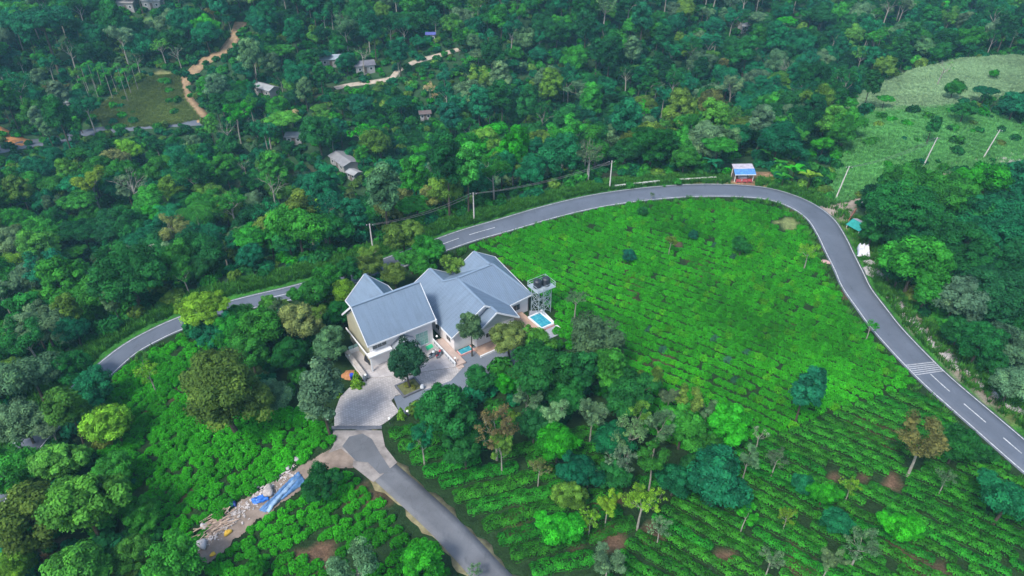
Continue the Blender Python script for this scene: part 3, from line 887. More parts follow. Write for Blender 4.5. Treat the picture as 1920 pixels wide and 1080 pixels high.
# ------------------------------------------------------------------ trees one can point to
HERO = [
    (835, 775, 60, 'lobed', 'dark', 'big dark green tree at the tea edge beside the paved forecourt'),
    (930, 785, 47, 'sparse', 'brown', 'brown-leaved tree with white bare limbs among the tea rows'),
    (985, 740, 32, 'feathery', 'grey', 'slim grey-green tree behind the brown-leaved tree'),
    (1012, 690, 60, 'lobed', 'dark', 'dense dark green tree beside the grey courtyard'),
    (1108, 640, 55, 'lobed', 'grey', 'broad grey-green tree just beyond the blue plunge tub'),
    (1180, 735, 50, 'lobed', 'dark', 'deep green tree at the lower edge of the tea field'),
    (955, 632, 38, 'lobed', 'khaki', 'light khaki tree in front of the terrace gable'),
    (1005, 638, 30, 'lobed', 'fresh', 'fresh green tree in front of the plunge tub'),
    (883, 617, 21, 'tall', 'grey', 'thin young tree with bare stem in the grey courtyard'),
    (900, 712, 27, 'round', 'dark', 'small round dark tree at the courtyard edge'),
    (946, 718, 20, 'round', 'bright', 'small bright green tree behind the brown-leaved tree'),
    (1045, 830, 38, 'round', 'bright', 'bright green round tree amid the tea hedges'),
    (1105, 872, 26, 'bare', 'grey', 'small white-branched bare tree above the tea hedges'),
    (1185, 800, 42, 'sparse', 'grey', 'grey thin-leaved tree below the deep green tree'),
    (1342, 900, 58, 'round', 'blue', 'large dense blue-green dome-shaped tree in the tea'),
    (1068, 928, 31, 'round', 'olive', 'olive round tree standing over a bright green one'),
    (1050, 990, 42, 'lobed', 'bright', 'bright green bushy tree beneath the olive round tree'),
    (1108, 968, 25, 'sparse', 'lime', 'thin light-leaved tree next to the olive round tree'),
    (1205, 930, 42, 'sparse', 'lime', 'open pale-limbed tree with yellow-green tufts near the blue-green dome'),
    (1265, 898, 33, 'round', 'teal', 'teal tree touching the blue-green dome tree'),
    (1280, 800, 42, 'lobed', 'mid', 'mid green tree where the bright tea field narrows'),
    (1370, 792, 42, 'lobed', 'bright', 'bright green leafy tree at the foot of the bright tea field'),
    (1428, 808, 22, 'bare', 'white', 'pale leafless little tree beside the bright leafy tree'),
    (1255, 740, 24, 'feathery', 'grey', 'grey feathery young tree in the lower tea field'),
    (1513, 727, 29, 'tall', 'blue', 'lone dark blue-green tree standing in the bright tea'),
    (1742, 812, 50, 'feathery', 'brown', 'tall brown-tinged feathery tree over the hedge rows near the road'),
    (1797, 832, 37, 'round', 'dark', 'dark green tree beside the brown-tinged feathery tree'),
    (1893, 935, 52, 'lobed', 'teal', 'dark tree with a white-mottled trunk in the lower hedge rows'),
    (1692, 988, 37, 'lobed', 'bright', 'vivid green round tree in the lower hedge rows'),
    (1570, 978, 26, 'round', 'teal', 'small teal tree beside the leaning grey tree'),
    (1622, 1008, 38, 'sparse', 'grey', 'leaning grey tree with a pale trunk beside the vivid green tree'),
    (1508, 908, 20, 'round', 'teal', 'small round teal shrub tree in thin tea'),
    (1545, 928, 28, 'lobed', 'bright', 'low bright green bushy tree in thin tea'),
    (1140, 1052, 34, 'feathery', 'grey', 'pale feathery tree between the driveway and the thin tea'),
    (600, 730, 38, 'tall', 'grey', 'grey-green tree just outside the forecourt wall'),
    (418, 735, 88, 'lobed', 'olive', 'huge spreading olive-brown tree on the slope below the house'),
    (512, 742, 33, 'round', 'grey', 'grey-green tree touching the huge olive-brown one'),
    (375, 580, 52, 'umbrella', 'lime', 'yellow-green spreading tree beside the lower road'),
    (480, 612, 46, 'round', 'mid', 'mid green tree between the lower road and the house'),
    (560, 605, 44, 'lobed', 'khaki', 'olive tree on the slope just below the house gable'),
    (612, 645, 34, 'round', 'grey', 'grey-green tree against the house side wall'),
    (590, 545, 40, 'lobed', 'mid', 'leafy tree rising beside the lower road behind the house'),
    (468, 662, 38, 'lobed', 'mid', 'leafy mid green tree above the huge olive-brown tree'),
    (543, 665, 32, 'round', 'dark', 'dark tree between the house and the huge olive-brown tree'),
    (645, 545, 32, 'round', 'lime', 'yellow-green tree at the back corner of the house roof'),
    (210, 790, 43, 'round', 'lime', 'yellow-green tree on a thin leaning trunk over the bright slope'),
    (275, 690, 27, 'sparse', 'lime', 'thin airy tree on the bright slope by the lower road'),
    (600, 905, 35, 'lobed', 'dark', 'dark little tree at the end of the blue tarpaulin'),
    (665, 1042, 52, 'feathery', 'grey', 'silvery feathery tree between the rubbish track and driveway'),
    (790, 1062, 46, 'lobed', 'bright', 'bright green tree against the lower driveway edge'),
    (1080, 553, 23, 'sparse', 'grey', 'small pale tree on a thin stem in the tea beside the water tower'),
    (1520, 462, 22, 'sparse', 'lime', 'pale small tree on the inner edge of the bend'),
    (1636, 606, 17, 'sparse', 'bright', 'light green sapling at the inner road edge'),
    (1390, 460, 17, 'round', 'dark', 'dark round shrub tree in the upper tea field'),
    (1205, 395, 9, 'round', 'dark', 'small dark shrub near the top edge of the tea field'),
    (1180, 478, 13, 'round', 'blue', 'blue-green shrub in the middle of the tea field'),
    (1300, 440, 9, 'round', 'blue', 'tiny blue-green shrub in the upper tea field'),
    (1258, 448, 14, 'feathery', 'olive', 'greyish open shrub in the upper tea field'),
    (1223, 363, 6, 'sparse', 'grey', 'tiny sapling on the inner road edge'),
    (800, 468, 30, 'round', 'mid', 'green tree leaning over the road behind the house'),
    (755, 440, 36, 'lobed', 'olive', 'olive tree behind the road near the concrete pole'),
    (848, 490, 26, 'feathery', 'olive', 'olive feathery tree behind the house ridge'),
    (790, 500, 24, 'round', 'mid', 'low green tree between the road and the house roof'),
    (740, 515, 24, 'lobed', 'olive', 'olive tree behind the house between its two gables'),
    (430, 572, 16, 'bare', 'white', 'bare whitish bush beside the lower road'),
    (890, 1064, 16, 'sparse', 'grey', 'pale sapling at the foot of the driveway'),
    (310, 395, 24, 'palm', 'teal', None), (365, 398, 32, 'palm', 'mid', None),
    (1490, 318, 20, 'banana', 'bright', None), (1520, 330, 20, 'banana', 'lime', None), (1335, 305, 18, 'banana', 'teal', None), (1470, 332, 15, 'banana', 'mid', None), (1462, 305, 14, 'banana', 'mid', None),
    (545, 212, 13, 'palm', 'straw', 'straw-topped palm in the valley forest'),
    (995, 318, 29, 'round', 'teal', 'round teal tree right behind the road verge'),
    (930, 298, 20, 'round', 'bright', 'vivid light green small tree behind the road'),
    (1030, 270, 38, 'lobed', 'olive', 'olive-green broad tree behind the round teal tree'),
    (1105, 275, 30, 'sparse', 'grey', 'white-limbed open tree behind the road near the poles'),
    (1225, 258, 44, 'round', 'dark', 'broad dark green tree above the bus shelter verge'),
    (1275, 215, 30, 'round', 'lime', 'yellow-green tree behind the broad dark one'),
    (1400, 235, 34, 'umbrella', 'olive', 'yellowish flat tree behind the roadside shelter'),
    (1462, 262, 38, 'round', 'teal', 'teal tree behind the banana plants'),
    (798, 282, 19, 'round', 'bright', 'bright green tree on the far tea slope'),
    (805, 158, 13, 'sparse', 'straw', 'straw-coloured flowering tree on the far slope'),
    (815, 176, 8, 'sparse', 'straw', 'small straw-coloured tree on the far slope'),
    (750, 190, 24, 'umbrella', 'teal', 'umbrella tree on white stems over the far tea slope'),
    (235, 325, 40, 'bare', 'grey', 'large grey leafless tree in the valley forest'),
    (330, 90, 18, 'bare', 'grey', 'grey leafless tree beside the far dirt road'),
    (420, 230, 24, 'bare', 'grey', 'greyish bare tree at the end of the far dirt road'),
    (75, 40, 62, 'umbrella', 'teal', 'giant tiered umbrella tree on the far hillside'),
    (265, 470, 34, 'sparse', 'white', 'white-blossomed tree in the forest beside the lower road'),
    (180, 510, 26, 'sparse', 'white', 'smaller white-flecked tree in the forest beside the lower road'),
    (105, 578, 18, 'sparse', 'rust', 'rust-brown tree in the dark forest beyond the lower road'),
    (240, 510, 66, 'round', 'dark', 'broad dark tree under the white-blossomed tree'),
    (1660, 185, 15, 'umbrella', 'mid', 'lone tree with a dark stem on the edge of the pale meadow'),
    (1790, 165, 16, 'round', 'mid', 'round tree in the pale meadow'),
    (1850, 170, 20, 'umbrella', 'teal', 'tiered tree on the edge of the pale meadow'),
    (1810, 205, 20, 'lobed', 'dark', 'dark shrub tree between the two meadows'),
    (1750, 235, 12, 'tall', 'dark', 'small upright tree in the green meadow'),
    (1865, 138, 8, 'round', 'bright', 'small round shrub in the pale meadow'),
    (1905, 195, 24, 'round', 'teal', 'teal tree at the meadow corner'),
]
for u, v, rp, kind, tint, lab in HERO:
    if lab is None:
        grp = 'coconut palms in the valley forest' if kind == 'palm' else 'banana plants beside the roadside shelter'
        lab = 'coconut palm with arching fronds in the forest beyond the lower road' if kind == 'palm' else 'banana plant with broad leaves beside the roadside shelter'
        tree(u, v, rp, kind, tint, lab, grp)
    else:
        tree(u, v, rp, kind, tint, lab)
# planter tree: crown and base both known
pb = at(768, 722, 0.5)
BELT = [(1150, 690, 30, 'tall', 'mid'), (1062, 742, 38, 'lobed', 'dark'), (1112, 765, 32, 'feathery', 'grey'), (1150, 825, 36, 'round', 'teal'), (1235, 790, 32, 'feathery', 'grey'), (1300, 745, 30, 'feathery', 'olive'),
        (1330, 835, 28, 'lobed', 'mid'), (1085, 885, 38, 'lobed', 'teal'), (1150, 890, 30, 'lobed', 'dark'), (1000, 800, 36, 'lobed', 'dark'), (872, 838, 42, 'lobed', 'dark'), (790, 815, 30, 'feathery', 'teal'), (1228, 855, 34, 'feathery', 'mid'),
        (1295, 870, 26, 'round', 'dark'), (1405, 855, 24, 'feathery', 'grey'), (1225, 700, 28, 'feathery', 'olive'), (1090, 695, 28, 'tall', 'dark'), (940, 830, 30, 'feathery', 'olive'), (1040, 770, 30, 'feathery', 'grey'),
        (1170, 850, 30, 'sparse', 'grey'), (1140, 940, 26, 'feathery', 'lime'), (1010, 870, 22, 'sparse', 'brown'), (1460, 850, 22, 'sparse', 'grey'), (1480, 960, 20, 'sparse', 'lime'), (1400, 960, 22, 'feathery', 'bright'), (1240, 980, 24, 'sparse', 'grey'),
        (1450, 1040, 26, 'sparse', 'grey'), (1560, 1045, 26, 'feathery', 'grey'), (1780, 890, 20, 'sparse', 'grey'), (1840, 850, 24, 'lobed', 'dark'), (1600, 905, 20, 'sparse', 'lime'), (1330, 760, 24, 'feathery', 'grey'), (1195, 770, 26, 'feathery', 'olive')]
for u, v, rp, kind, tint in BELT:
    w_ = '%s %s in the belt of trees above the tea hedges' % (WORD[tint], SHAPE[kind])
    tree(u, v, rp, kind, tint, w_, w_, 1.2 if kind in ('feathery', 'sparse') else 1.0)
BACKROW = [(447, 588, 24, 'lobed', 'mid'), (262, 668, 14, 'feathery', 'fresh'), (505, 570, 18, 'lobed', 'fresh'), (615, 528, 34, 'lobed', 'mid'), (690, 498, 26, 'round', 'olive'), (655, 505, 26, 'lobed', 'dark'), (770, 482, 26, 'lobed', 'mid'), (450, 600, 30, 'lobed', 'mid'), (520, 580, 26, 'feathery', 'grey'), (440, 625, 36, 'round', 'mid'), (690, 470, 24, 'feathery', 'olive'),
           (400, 620, 36, 'lobed', 'teal'), (585, 590, 30, 'feathery', 'olive'), (640, 585, 24, 'round', 'dark')]
for u, v, rp, kind, tint in BACKROW:
    w_ = '%s %s between the house and the lower road' % (WORD[tint], SHAPE[kind])
    tree(u, v, rp, kind, tint, w_, w_)
ARECA = [(150, 125), (163, 118), (178, 128), (190, 120), (205, 130), (218, 122), (232, 132), (196, 140), (170, 142), (245, 124), (155, 148), (226, 146)]
for k_, (u, v) in enumerate(ARECA):
    tree(u, v, 9, 'areca', 'mid', 'slender areca palm in the palm clump above the far clearing', 'areca palms above the far clearing', 1.0)
SOFT = [
    # left bottom corner stand
    (40, 790, 42, 'round', 'grey'), (122, 765, 33, 'tall', 'fresh'), (172, 728, 38, 'round', 'teal'), (55, 700, 55, 'lobed', 'grey'), (15, 640, 45, 'round', 'mid'), (110, 870, 48, 'lobed', 'fresh'),
    (155, 950, 75, 'lobed', 'fresh'), (55, 965, 68, 'round', 'olive'), (30, 1062, 42, 'lobed', 'lime'), (240, 1035, 36, 'round', 'fresh'), (330, 1058, 55, 'lobed', 'mid'), (150, 1060, 60, 'round', 'fresh'),
    (20, 880, 45, 'round', 'mid'), (90, 800, 30, 'feathery', 'grey'), (215, 880, 34, 'round', 'mid'), (270, 960, 34, 'lobed', 'mid'), (130, 690, 36, 'round', 'dark'), (480, 1065, 22, 'round', 'bright'),
]
for u, v, rp, kind, tint in SOFT:
    w_ = '%s %s in the grove below the bright slope' % (WORD[tint], SHAPE[kind])
    tree(u, v, rp, kind, tint, w_, w_)
RIGHT = [(1690, 400, 66, 'round', 'dark'), (1765, 372, 56, 'lobed', 'mid'), (1850, 335, 46, 'lobed', 'bright'), (1885, 420, 66, 'round', 'teal'), (1720, 488, 56, 'round', 'mid'), (1800, 470, 62, 'lobed', 'dark'),
         (1855, 560, 66, 'lobed', 'dark'), (1795, 560, 46, 'lobed', 'grey'), (1905, 500, 50, 'round', 'deep'), (1892, 650, 46, 'round', 'grey'), (1840, 640, 40, 'lobed', 'dark'), (1700, 335, 34, 'round', 'mid'),
         (1645, 372, 28, 'round', 'deep'), (1900, 330, 40, 'round', 'teal'), (1738, 548, 32, 'lobed', 'mid'), (1800, 622, 28, 'round', 'dark'), (1900, 720, 36, 'round', 'grey'), (1640, 430, 26, 'lobed', 'dark'),
         (1862, 680, 24, 'round', 'dark'), (1930, 590, 45, 'round', 'dark'), (1820, 400, 50, 'round', 'dark'), (1740, 430, 50, 'lobed', 'dark'), (1690, 505, 30, 'round', 'deep'), (1700, 440, 40, 'lobed', 'deep')]
for u, v, rp, kind, tint in RIGHT:
    w_ = '%s %s in the stand outside the straight road' % (WORD[tint], SHAPE[kind])
    tree(u, v, rp, kind, tint, w_, w_)

# ------------------------------------------------------------------ forest filler
KEEP = []                                              # (u, v, r) pixels that stay open: roads, roofs, clearings
def keep_line(P, step, r):
    Q = np.asarray(P)[::step]
    U, Vv, _ = proj(Q[:, 0], Q[:, 1], zt(Q[:, 0], Q[:, 1]))
    KEEP.extend((float(a), float(b), r) for a, b in zip(U, Vv))
for k_, P in far_lines.items():
    keep_line(P, 2, 8 if 'valley' in k_ else 7)
FAR_HOUSE_PX = [(645, 303), (622, 112), (683, 122), (500, 168), (120, 192), (553, 257), (797, 215), (240, 8), (288, 4), (1393, 52), (808, 68), (664, 327)]
KEEP += [(u, v + 2, 6) for u, v in FAR_HOUSE_PX] + [(660, 315, 6), (632, 298, 6)]
KEEP += [(1145, 330, 10), (887, 392, 10), (697, 450, 8), (1103, 320, 5), (1576, 345, 14), (1737, 292, 12), (1852, 275, 12), (1393, 325, 26), (1430, 330, 12), (1890, 298, 24)]
OPEN = [POLY_MEADOW, POLY_PALE, POLY_CLEAR, POLY_FARTEA, POLY_FARTEA2, POLY_HILLTOP]
KU = np.array(KEEP)
HT = np.array(TREES)
cand = []
gx_, gy_ = np.meshgrid(np.arange(-260, 300, 6.3), np.arange(50, 420, 6.3))
gx_ = gx_ + rng.uniform(-2.6, 2.6, gx_.shape) + (np.arange(gx_.shape[0]) % 2)[:, None] * 3.1
gy_ = gy_ + rng.uniform(-2.6, 2.6, gy_.shape)
px_, py_ = gx_.ravel(), gy_.ravel()
dd = road_dist(px_, py_)
inn = in_poly(px_, py_, LOOP)
pz_ = zt(px_, py_)
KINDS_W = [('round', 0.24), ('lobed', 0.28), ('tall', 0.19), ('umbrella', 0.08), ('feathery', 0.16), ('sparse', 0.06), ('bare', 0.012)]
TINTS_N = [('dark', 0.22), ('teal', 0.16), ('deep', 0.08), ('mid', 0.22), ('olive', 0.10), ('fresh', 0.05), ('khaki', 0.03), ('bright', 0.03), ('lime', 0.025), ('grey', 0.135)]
TINTS_HAZED = [('dark', 0.24), ('teal', 0.28), ('deep', 0.16), ('mid', 0.13), ('fresh', 0.05), ('olive', 0.03), ('bright', 0.015), ('grey', 0.125), ('brown', 0.01), ('blue', 0.03)]  # far mix leans teal and blue: part of the distance haze put into tints
def pick(tbl):
    p = np.array([w_ for _, w_ in tbl])
    return tbl[int(rng.choice(len(tbl), p=p / p.sum()))][0]
for x, y, z, d_, in_ in zip(px_, py_, pz_, dd, inn):
    if in_ and not (x < -58 and y < 92 and d_ > 7 and False):
        continue
    if d_ < 8.5:
        continue
    kind = pick(KINDS_W)
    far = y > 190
    rad = rng.uniform(2.1, 5.2) * (1.0 if kind != 'tall' else 0.7)
    if d_ < 14:
        rad = min(rad, (d_ - 4.5) * 0.72)
    if x > 60 and y < 150:
        continue
    crown, trunk, rr, zc = SPEC[kind][0]
    s = rad / rr
    U, Vv, D = proj(x, y, z + s * zc)
    if U < -90 or U > 2010 or Vv < -70 or Vv > 1150:
        continue
    rp = rad * FPX / D
    ub, vb, _ = proj(x, y, z)
    if any(bool(in_poly(ub, vb, q)) for q in OPEN) and rng.random() > 0.015:
        continue
    if any(bool(in_poly(U, Vv, q)) for q in (POLY_PALE, POLY_CLEAR, POLY_MEADOW)):
        continue
    if (np.hypot(KU[:, 0] - U, KU[:, 1] - Vv) < KU[:, 2] + rp * 1.05).any() or (np.hypot(KU[:, 0] - ub, KU[:, 1] - vb) < KU[:, 2]).any():
        continue
    if (np.hypot(HT[:, 3] - x, HT[:, 4] - y) < 0.55 * (rad + HT[:, 2] * D / FPX)).any():
        continue
    cand.append((rp, x, y, z, s, kind, pick(TINTS_HAZED if far else TINTS_N), d_))
cand.sort(key=lambda t: -t[0])
n_single = max(60, 296 - len([t for t in TREES]))
def zone(x, y, d_):
    if y > 225:
        return 'on the far hillside'
    if d_ < 24:
        return 'on the slope right behind the road'
    if x < -60:
        return 'in the forest beyond the lower road'
    if x > 55:
        return 'on the flank below the meadows'
    return 'in the valley forest'
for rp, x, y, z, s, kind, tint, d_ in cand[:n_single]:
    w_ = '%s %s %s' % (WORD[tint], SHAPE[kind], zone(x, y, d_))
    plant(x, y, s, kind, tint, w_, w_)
rest = cand[n_single:]

# ------------------------------------------------------------------ masses nobody could count (instanced points)
def scatter(name, pts, rz, sc, tint, which, variants, label, cat):
    """One object: a point cloud mesh whose points carry copies of the given variants (lists of objects)."""
    me = bpy.data.meshes.new(name)
    n = len(pts)
    me.vertices.add(n)
    me.vertices.foreach_set('co', np.asarray(pts, np.float32).ravel())
    for nm, ty, data, key in (('rz', 'FLOAT', rz, 'value'), ('which', 'INT', which, 'value'), ('sc', 'FLOAT_VECTOR', sc, 'vector'), ('tint', 'FLOAT_VECTOR', tint, 'vector')):
        a = me.attributes.new(nm, ty, 'POINT')
        a.data.foreach_set(key, np.asarray(data, np.int32 if ty == 'INT' else np.float32).ravel())
    o = link(name, me)
    tag(o, label, cat, kind='stuff')
    ng = bpy.data.node_groups.new(name, 'GeometryNodeTree')
    ng.interface.new_socket('Geometry', in_out='INPUT', socket_type='NodeSocketGeometry')
    ng.interface.new_socket('Geometry', in_out='OUTPUT', socket_type='NodeSocketGeometry')
    N, L = ng.nodes, ng.links
    gi, go = N.new('NodeGroupInput'), N.new('NodeGroupOutput')
    iop = N.new('GeometryNodeInstanceOnPoints')
    L.new(gi.outputs[0], iop.inputs['Points'])
    L.new(iop.outputs[0], go.inputs[0])
    jall = N.new('GeometryNodeJoinGeometry')
    for var in reversed(variants):
        jn = N.new('GeometryNodeJoinGeometry')
        for ob in var:
            oi = N.new('GeometryNodeObjectInfo')
            oi.transform_space = 'ORIGINAL'
            oi.inputs['Object'].default_value = ob
            L.new(oi.outputs['Geometry'], jn.inputs[0])
        g2i = N.new('GeometryNodeGeometryToInstance')
        L.new(jn.outputs[0], g2i.inputs[0])
        L.new(g2i.outputs[0], jall.inputs[0])
    L.new(jall.outputs[0], iop.inputs['Instance'])
    iop.inputs['Pick Instance'].default_value = True
    def attr(nm, ty):
        a = N.new('GeometryNodeInputNamedAttribute')
        a.data_type = ty
        a.inputs['Name'].default_value = nm
        return a.outputs[0]
    L.new(attr('which', 'INT'), iop.inputs['Instance Index'])
    L.new(attr('sc', 'FLOAT_VECTOR'), iop.inputs['Scale'])
    cx = N.new('ShaderNodeCombineXYZ')
    L.new(attr('rz', 'FLOAT'), cx.inputs[2])
    er = N.new('FunctionNodeEulerToRotation')
    L.new(cx.outputs[0], er.inputs[0])
    L.new(er.outputs[0], iop.inputs['Rotation'])
    md = o.modifiers.new('scatter', 'NODES')
    md.node_group = ng
    return o
# a crown/trunk object of every species variant already stands in the scene; the far forest copies them
VAR_OBJ, var_index = [], {}
by_mesh = {}
for ob in list(col.objects):
    if ob.type == 'MESH' and ob.parent is not None and ob.data.name.startswith(('crown', 'trunk')):
        by_mesh.setdefault(ob.data.name, ob)
for kind in ('round', 'lobed', 'grand', 'tall', 'umbrella', 'feathery', 'sparse', 'bare'):
    for crown, trunk, rr, zc in SPEC[kind]:
        if crown.name in by_mesh and trunk.name in by_mesh:
            var_index.setdefault(kind, []).append(len(VAR_OBJ))
            VAR_OBJ.append([by_mesh[crown.name], by_mesh[trunk.name]])
if rest:
    pts = [(x, y, z) for _, x, y, z, *_ in rest]
    sc = [(s, s, s * rng.uniform(0.9, 1.15)) for _, x, y, z, s, *_ in rest]
    tint = [jitter(TINT[t[6]]) for t in rest]
    which = [int(rng.choice(var_index.get(t[5], [0]))) for t in rest]
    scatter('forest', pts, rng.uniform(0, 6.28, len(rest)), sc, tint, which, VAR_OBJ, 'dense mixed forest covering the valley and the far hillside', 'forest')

# tea: bushes of the bright upper field stand in rows across the hill
def row_dir(a, b_):
    p, q = at_dome(*a), at_dome(*b_)
    d = (q - p)[:2]
    return d / np.linalg.norm(d)
def row_points(poly, d, gap, step, jit, seed):
    r = np.random.default_rng(seed)
    W_ = np.array([at_dome(u, min(v, 1100))[:2] for u, v in poly])
    n = np.array([-d[1], d[0]])
    a, b_ = W_ @ d, W_ @ n
    A, B = np.meshgrid(np.arange(a.min(), a.max(), step), np.arange(b_.min(), b_.max(), gap))
    A = A + r.uniform(0, step, (A.shape[0], 1)) + r.normal(0, jit, A.shape)
    B = B + r.normal(0, jit, B.shape) + 0.5 * np.sin(A * 0.12 + B * 0.05)
    P = A.ravel()[:, None] * d + B.ravel()[:, None] * n
    U, V_, D = proj(P[:, 0], P[:, 1], zt(P[:, 0], P[:, 1]))
    k = in_poly(U, V_, poly) & (road_dist(P[:, 0], P[:, 1]) > 3.9)
    return P[k], U[k], V_[k]
D_TEA = row_dir((1570, 773), (1703, 830))
SOILSPOT = [(1475, 420, 24), (1270, 460, 12), (1280, 495, 9), (1225, 520, 6), (1345, 530, 6), (1450, 520, 8), (1330, 452, 10)]
def off_soil(U, V_):
    k = np.ones(len(U), bool)
    for cx, cy, r_ in SOILSPOT:
        k &= np.hypot(U - cx, (V_ - cy) * 1.6) > r_
    return k
P, U, V_ = row_points(MAINFIELD, D_TEA, 1.82, 0.9, 0.06, 5)
k = off_soil(U, V_) & (rng.random(len(U)) > 0.025)
P, U, V_ = P[k], U[k], V_[k]
dep = np.hypot(P[:, 0], P[:, 1])
order = np.argsort(dep)
tea_s = rng.uniform(0.86, 1.14, len(P)) * (1 + 0.07 * fbm(P[:, 0], P[:, 1], 6, 9))
bright = np.clip(0.95 + 0.18 * fbm(P[:, 0], P[:, 1], 11, 4) + 0.12 * fbm(P[:, 0], P[:, 1], 3.5, 8), 0.5, 1.6)
def tea_tint(k_, base='tea'):
    b = bright[k_] * rng.uniform(0.74, 1.2)
    t = np.array(TINT[base]) * b
    if rng.random() < 0.12:
        t = t * np.array([rng.uniform(1.3, 2.4), 1.1, 1.0])
    elif rng.random() < 0.006:
        t = np.array([0.03, 0.12, 0.06]) * b
    return t
seen = [i for i in order if 930 < U[i] < 1800]
single = seen[::1][:298]
proto_bush = []
for j, i in enumerate(single):
    o = link('tea_bush', BUSH[j % 6], loc=(P[i, 0], P[i, 1], float(zt(P[i, 0], P[i, 1]))))
    o.rotation_euler = (0, 0, rng.uniform(0, 6.28))
    s = tea_s[i]
    o.scale = (s, s, s * rng.uniform(0.85, 1.25))
    o['tint'] = list(map(float, tea_tint(i)))
    tag(o, 'clipped bright green tea bush at the lower end of the bright field', 'tea bush', 'tea bushes at the lower end of the bright field')
    if j < 6:
        proto_bush.append([o])
ss = set(single)
mass = [i for i in range(len(P)) if i not in ss]
scatter('tea_bushes', np.column_stack([P[mass], zt(P[mass, 0], P[mass, 1])]), rng.uniform(0, 6.28, len(mass)),
        [(tea_s[i], tea_s[i], tea_s[i] * rng.uniform(0.8, 1.3)) for i in mass], [tea_tint(i) for i in mass], rng.integers(0, 6, len(mass)), proto_bush,
        'carpet of bright green tea bushes over the hill inside the bend', 'tea bushes')
# scrubby tea on the left slope and the corner by the rubbish track
for poly, d, nm, lab_, base, gap, seed in ((LEFTFIELD, row_dir((255, 720), (330, 660)), 'tea_bushes', 'overgrown tea bushes on the slope below the house', 'tea', 1.3, 15),
                                           (CORNERFIELD, row_dir((560, 1005), (650, 952)), 'tea_bushes', 'loose tea rows between the rubbish track and driveway', 'tea', 1.55, 16)):
    P2, U2, V2 = row_points(poly, d, gap, 0.95, 0.16, seed)
    trk = in_poly(U2, V2, [(635, 846), (668, 866), (665, 882), (612, 883), (557, 930), (497, 973), (441, 1017), (400, 1058), (370, 1058), (368, 1026), (407, 980), (461, 930), (519, 896), (575, 864), (622, 840)])
    dr = np.min(np.hypot(P2[:, :1] - DRIVE[None, :, 0], P2[:, 1:] - DRIVE[None, :, 1]), axis=1) < 3.4
    soil = (np.hypot(U2 - 598, (V2 - 1035) * 1.2) < 30) | (np.hypot(U2 - 560, (V2 - 1040) * 1.2) < 16)
    k = ~trk & ~dr & ~soil & (rng.random(len(U2)) > 0.06)
    P2 = P2[k]
    br = np.clip(1.0 + 0.22 * fbm(P2[:, 0], P2[:, 1], 9, 21) + 0.2 * fbm(P2[:, 0], P2[:, 1], 3, 22), 0.4, 1.5)
    tt = np.array(TINT[base])[None] * br[:, None] * rng.uniform(0.8, 1.2, (len(P2), 1))
    s2 = rng.uniform(0.7, 1.15, len(P2))
    scatter(nm, np.column_stack([P2, zt(P2[:, 0], P2[:, 1])]), rng.uniform(0, 6.28, len(P2)), np.column_stack([s2, s2, s2 * rng.uniform(0.9, 1.6, len(P2))]), tt,
            rng.integers(0, 6, len(P2)), proto_bush, lab_, 'tea bushes')
# clipped hedge rows
def hedge(name, A, B, tint, seed, label, group, wd=0.74, ht=0.95, dens=170):
    r = np.random.default_rng(seed)
    A, B = np.array(A), np.array(B)
    Ln = np.linalg.norm(B - A)
    d = (B - A) / Ln
    n2 = np.array([-d[1], d[0]])
    n = int(Ln * dens)
    s = r.uniform(0, Ln, n)
    ph = np.arccos(np.clip(r.uniform(-1.15, 1.15, n), -1, 1))
    q = r.uniform(0, 6.28, 6)
    lump = 1 + 0.08 * np.sin(s * 2.9 + q[0]) + 0.07 * np.sin(s * 1.3 + q[1]) + 0.05 * np.sin(s * 5.7 + q[2] + ph)
    endc = np.clip(np.minimum(s, Ln - s) / 0.6 + 0.4, 0, 1) ** 0.5
    lat = wd * np.sign(np.cos(ph)) * np.abs(np.cos(ph)) ** 0.7 * lump * endc
    up = ht * np.abs(np.sin(ph)) ** 0.38 * lump * endc
    wob = 0.16 * np.sin(s * 0.45 + q[3]) + 0.1 * np.sin(s * 1.1 + q[4])
    X = A[None] + d[None] * s[:, None] + n2[None] * (lat + wob)[:, None]
    o = A
    z0 = float(zt(o[0], o[1]))
    Pn = np.column_stack([X - o[None], zt(X[:, 0], X[:, 1]) - z0 + up * r.uniform(0.86, 1.06, n)])
    Nn = np.column_stack([n2[None] * np.cos(ph)[:, None], np.sin(ph) + 0.45]) + r.normal(size=(n, 3)) * 0.3
    Nn /= np.linalg.norm(Nn, axis=1)[:, None]
    V, F = leaf_quads(Pn, Nn, 0.125 * r.uniform(0.7, 1.4, n), r)
    val = np.clip(0.42 + r.normal(0, 0.16, n) + 0.2 * np.sin(s * 1.9 + q[5] + lat * 2) + 0.15 * np.sin(s * 4.3 + q[4] - lat * 4), 0, 1)
    ob = link(name, np_mesh(name, V, F, TEA, val), loc=(o[0], o[1], z0))
    ob['tint'] = [float(c) for c in tint]
    return tag(ob, label, 'tea hedge', group)
ORD = 'first second third fourth fifth sixth seventh eighth ninth tenth eleventh twelfth thirteenth fourteenth fifteenth sixteenth seventeenth eighteenth nineteenth twentieth'.split()
ORD += ['twenty-' + o for o in ORD[:9]] + ['thirtieth'] + ['thirty-' + o for o in ORD[:9]] + ['fortieth']
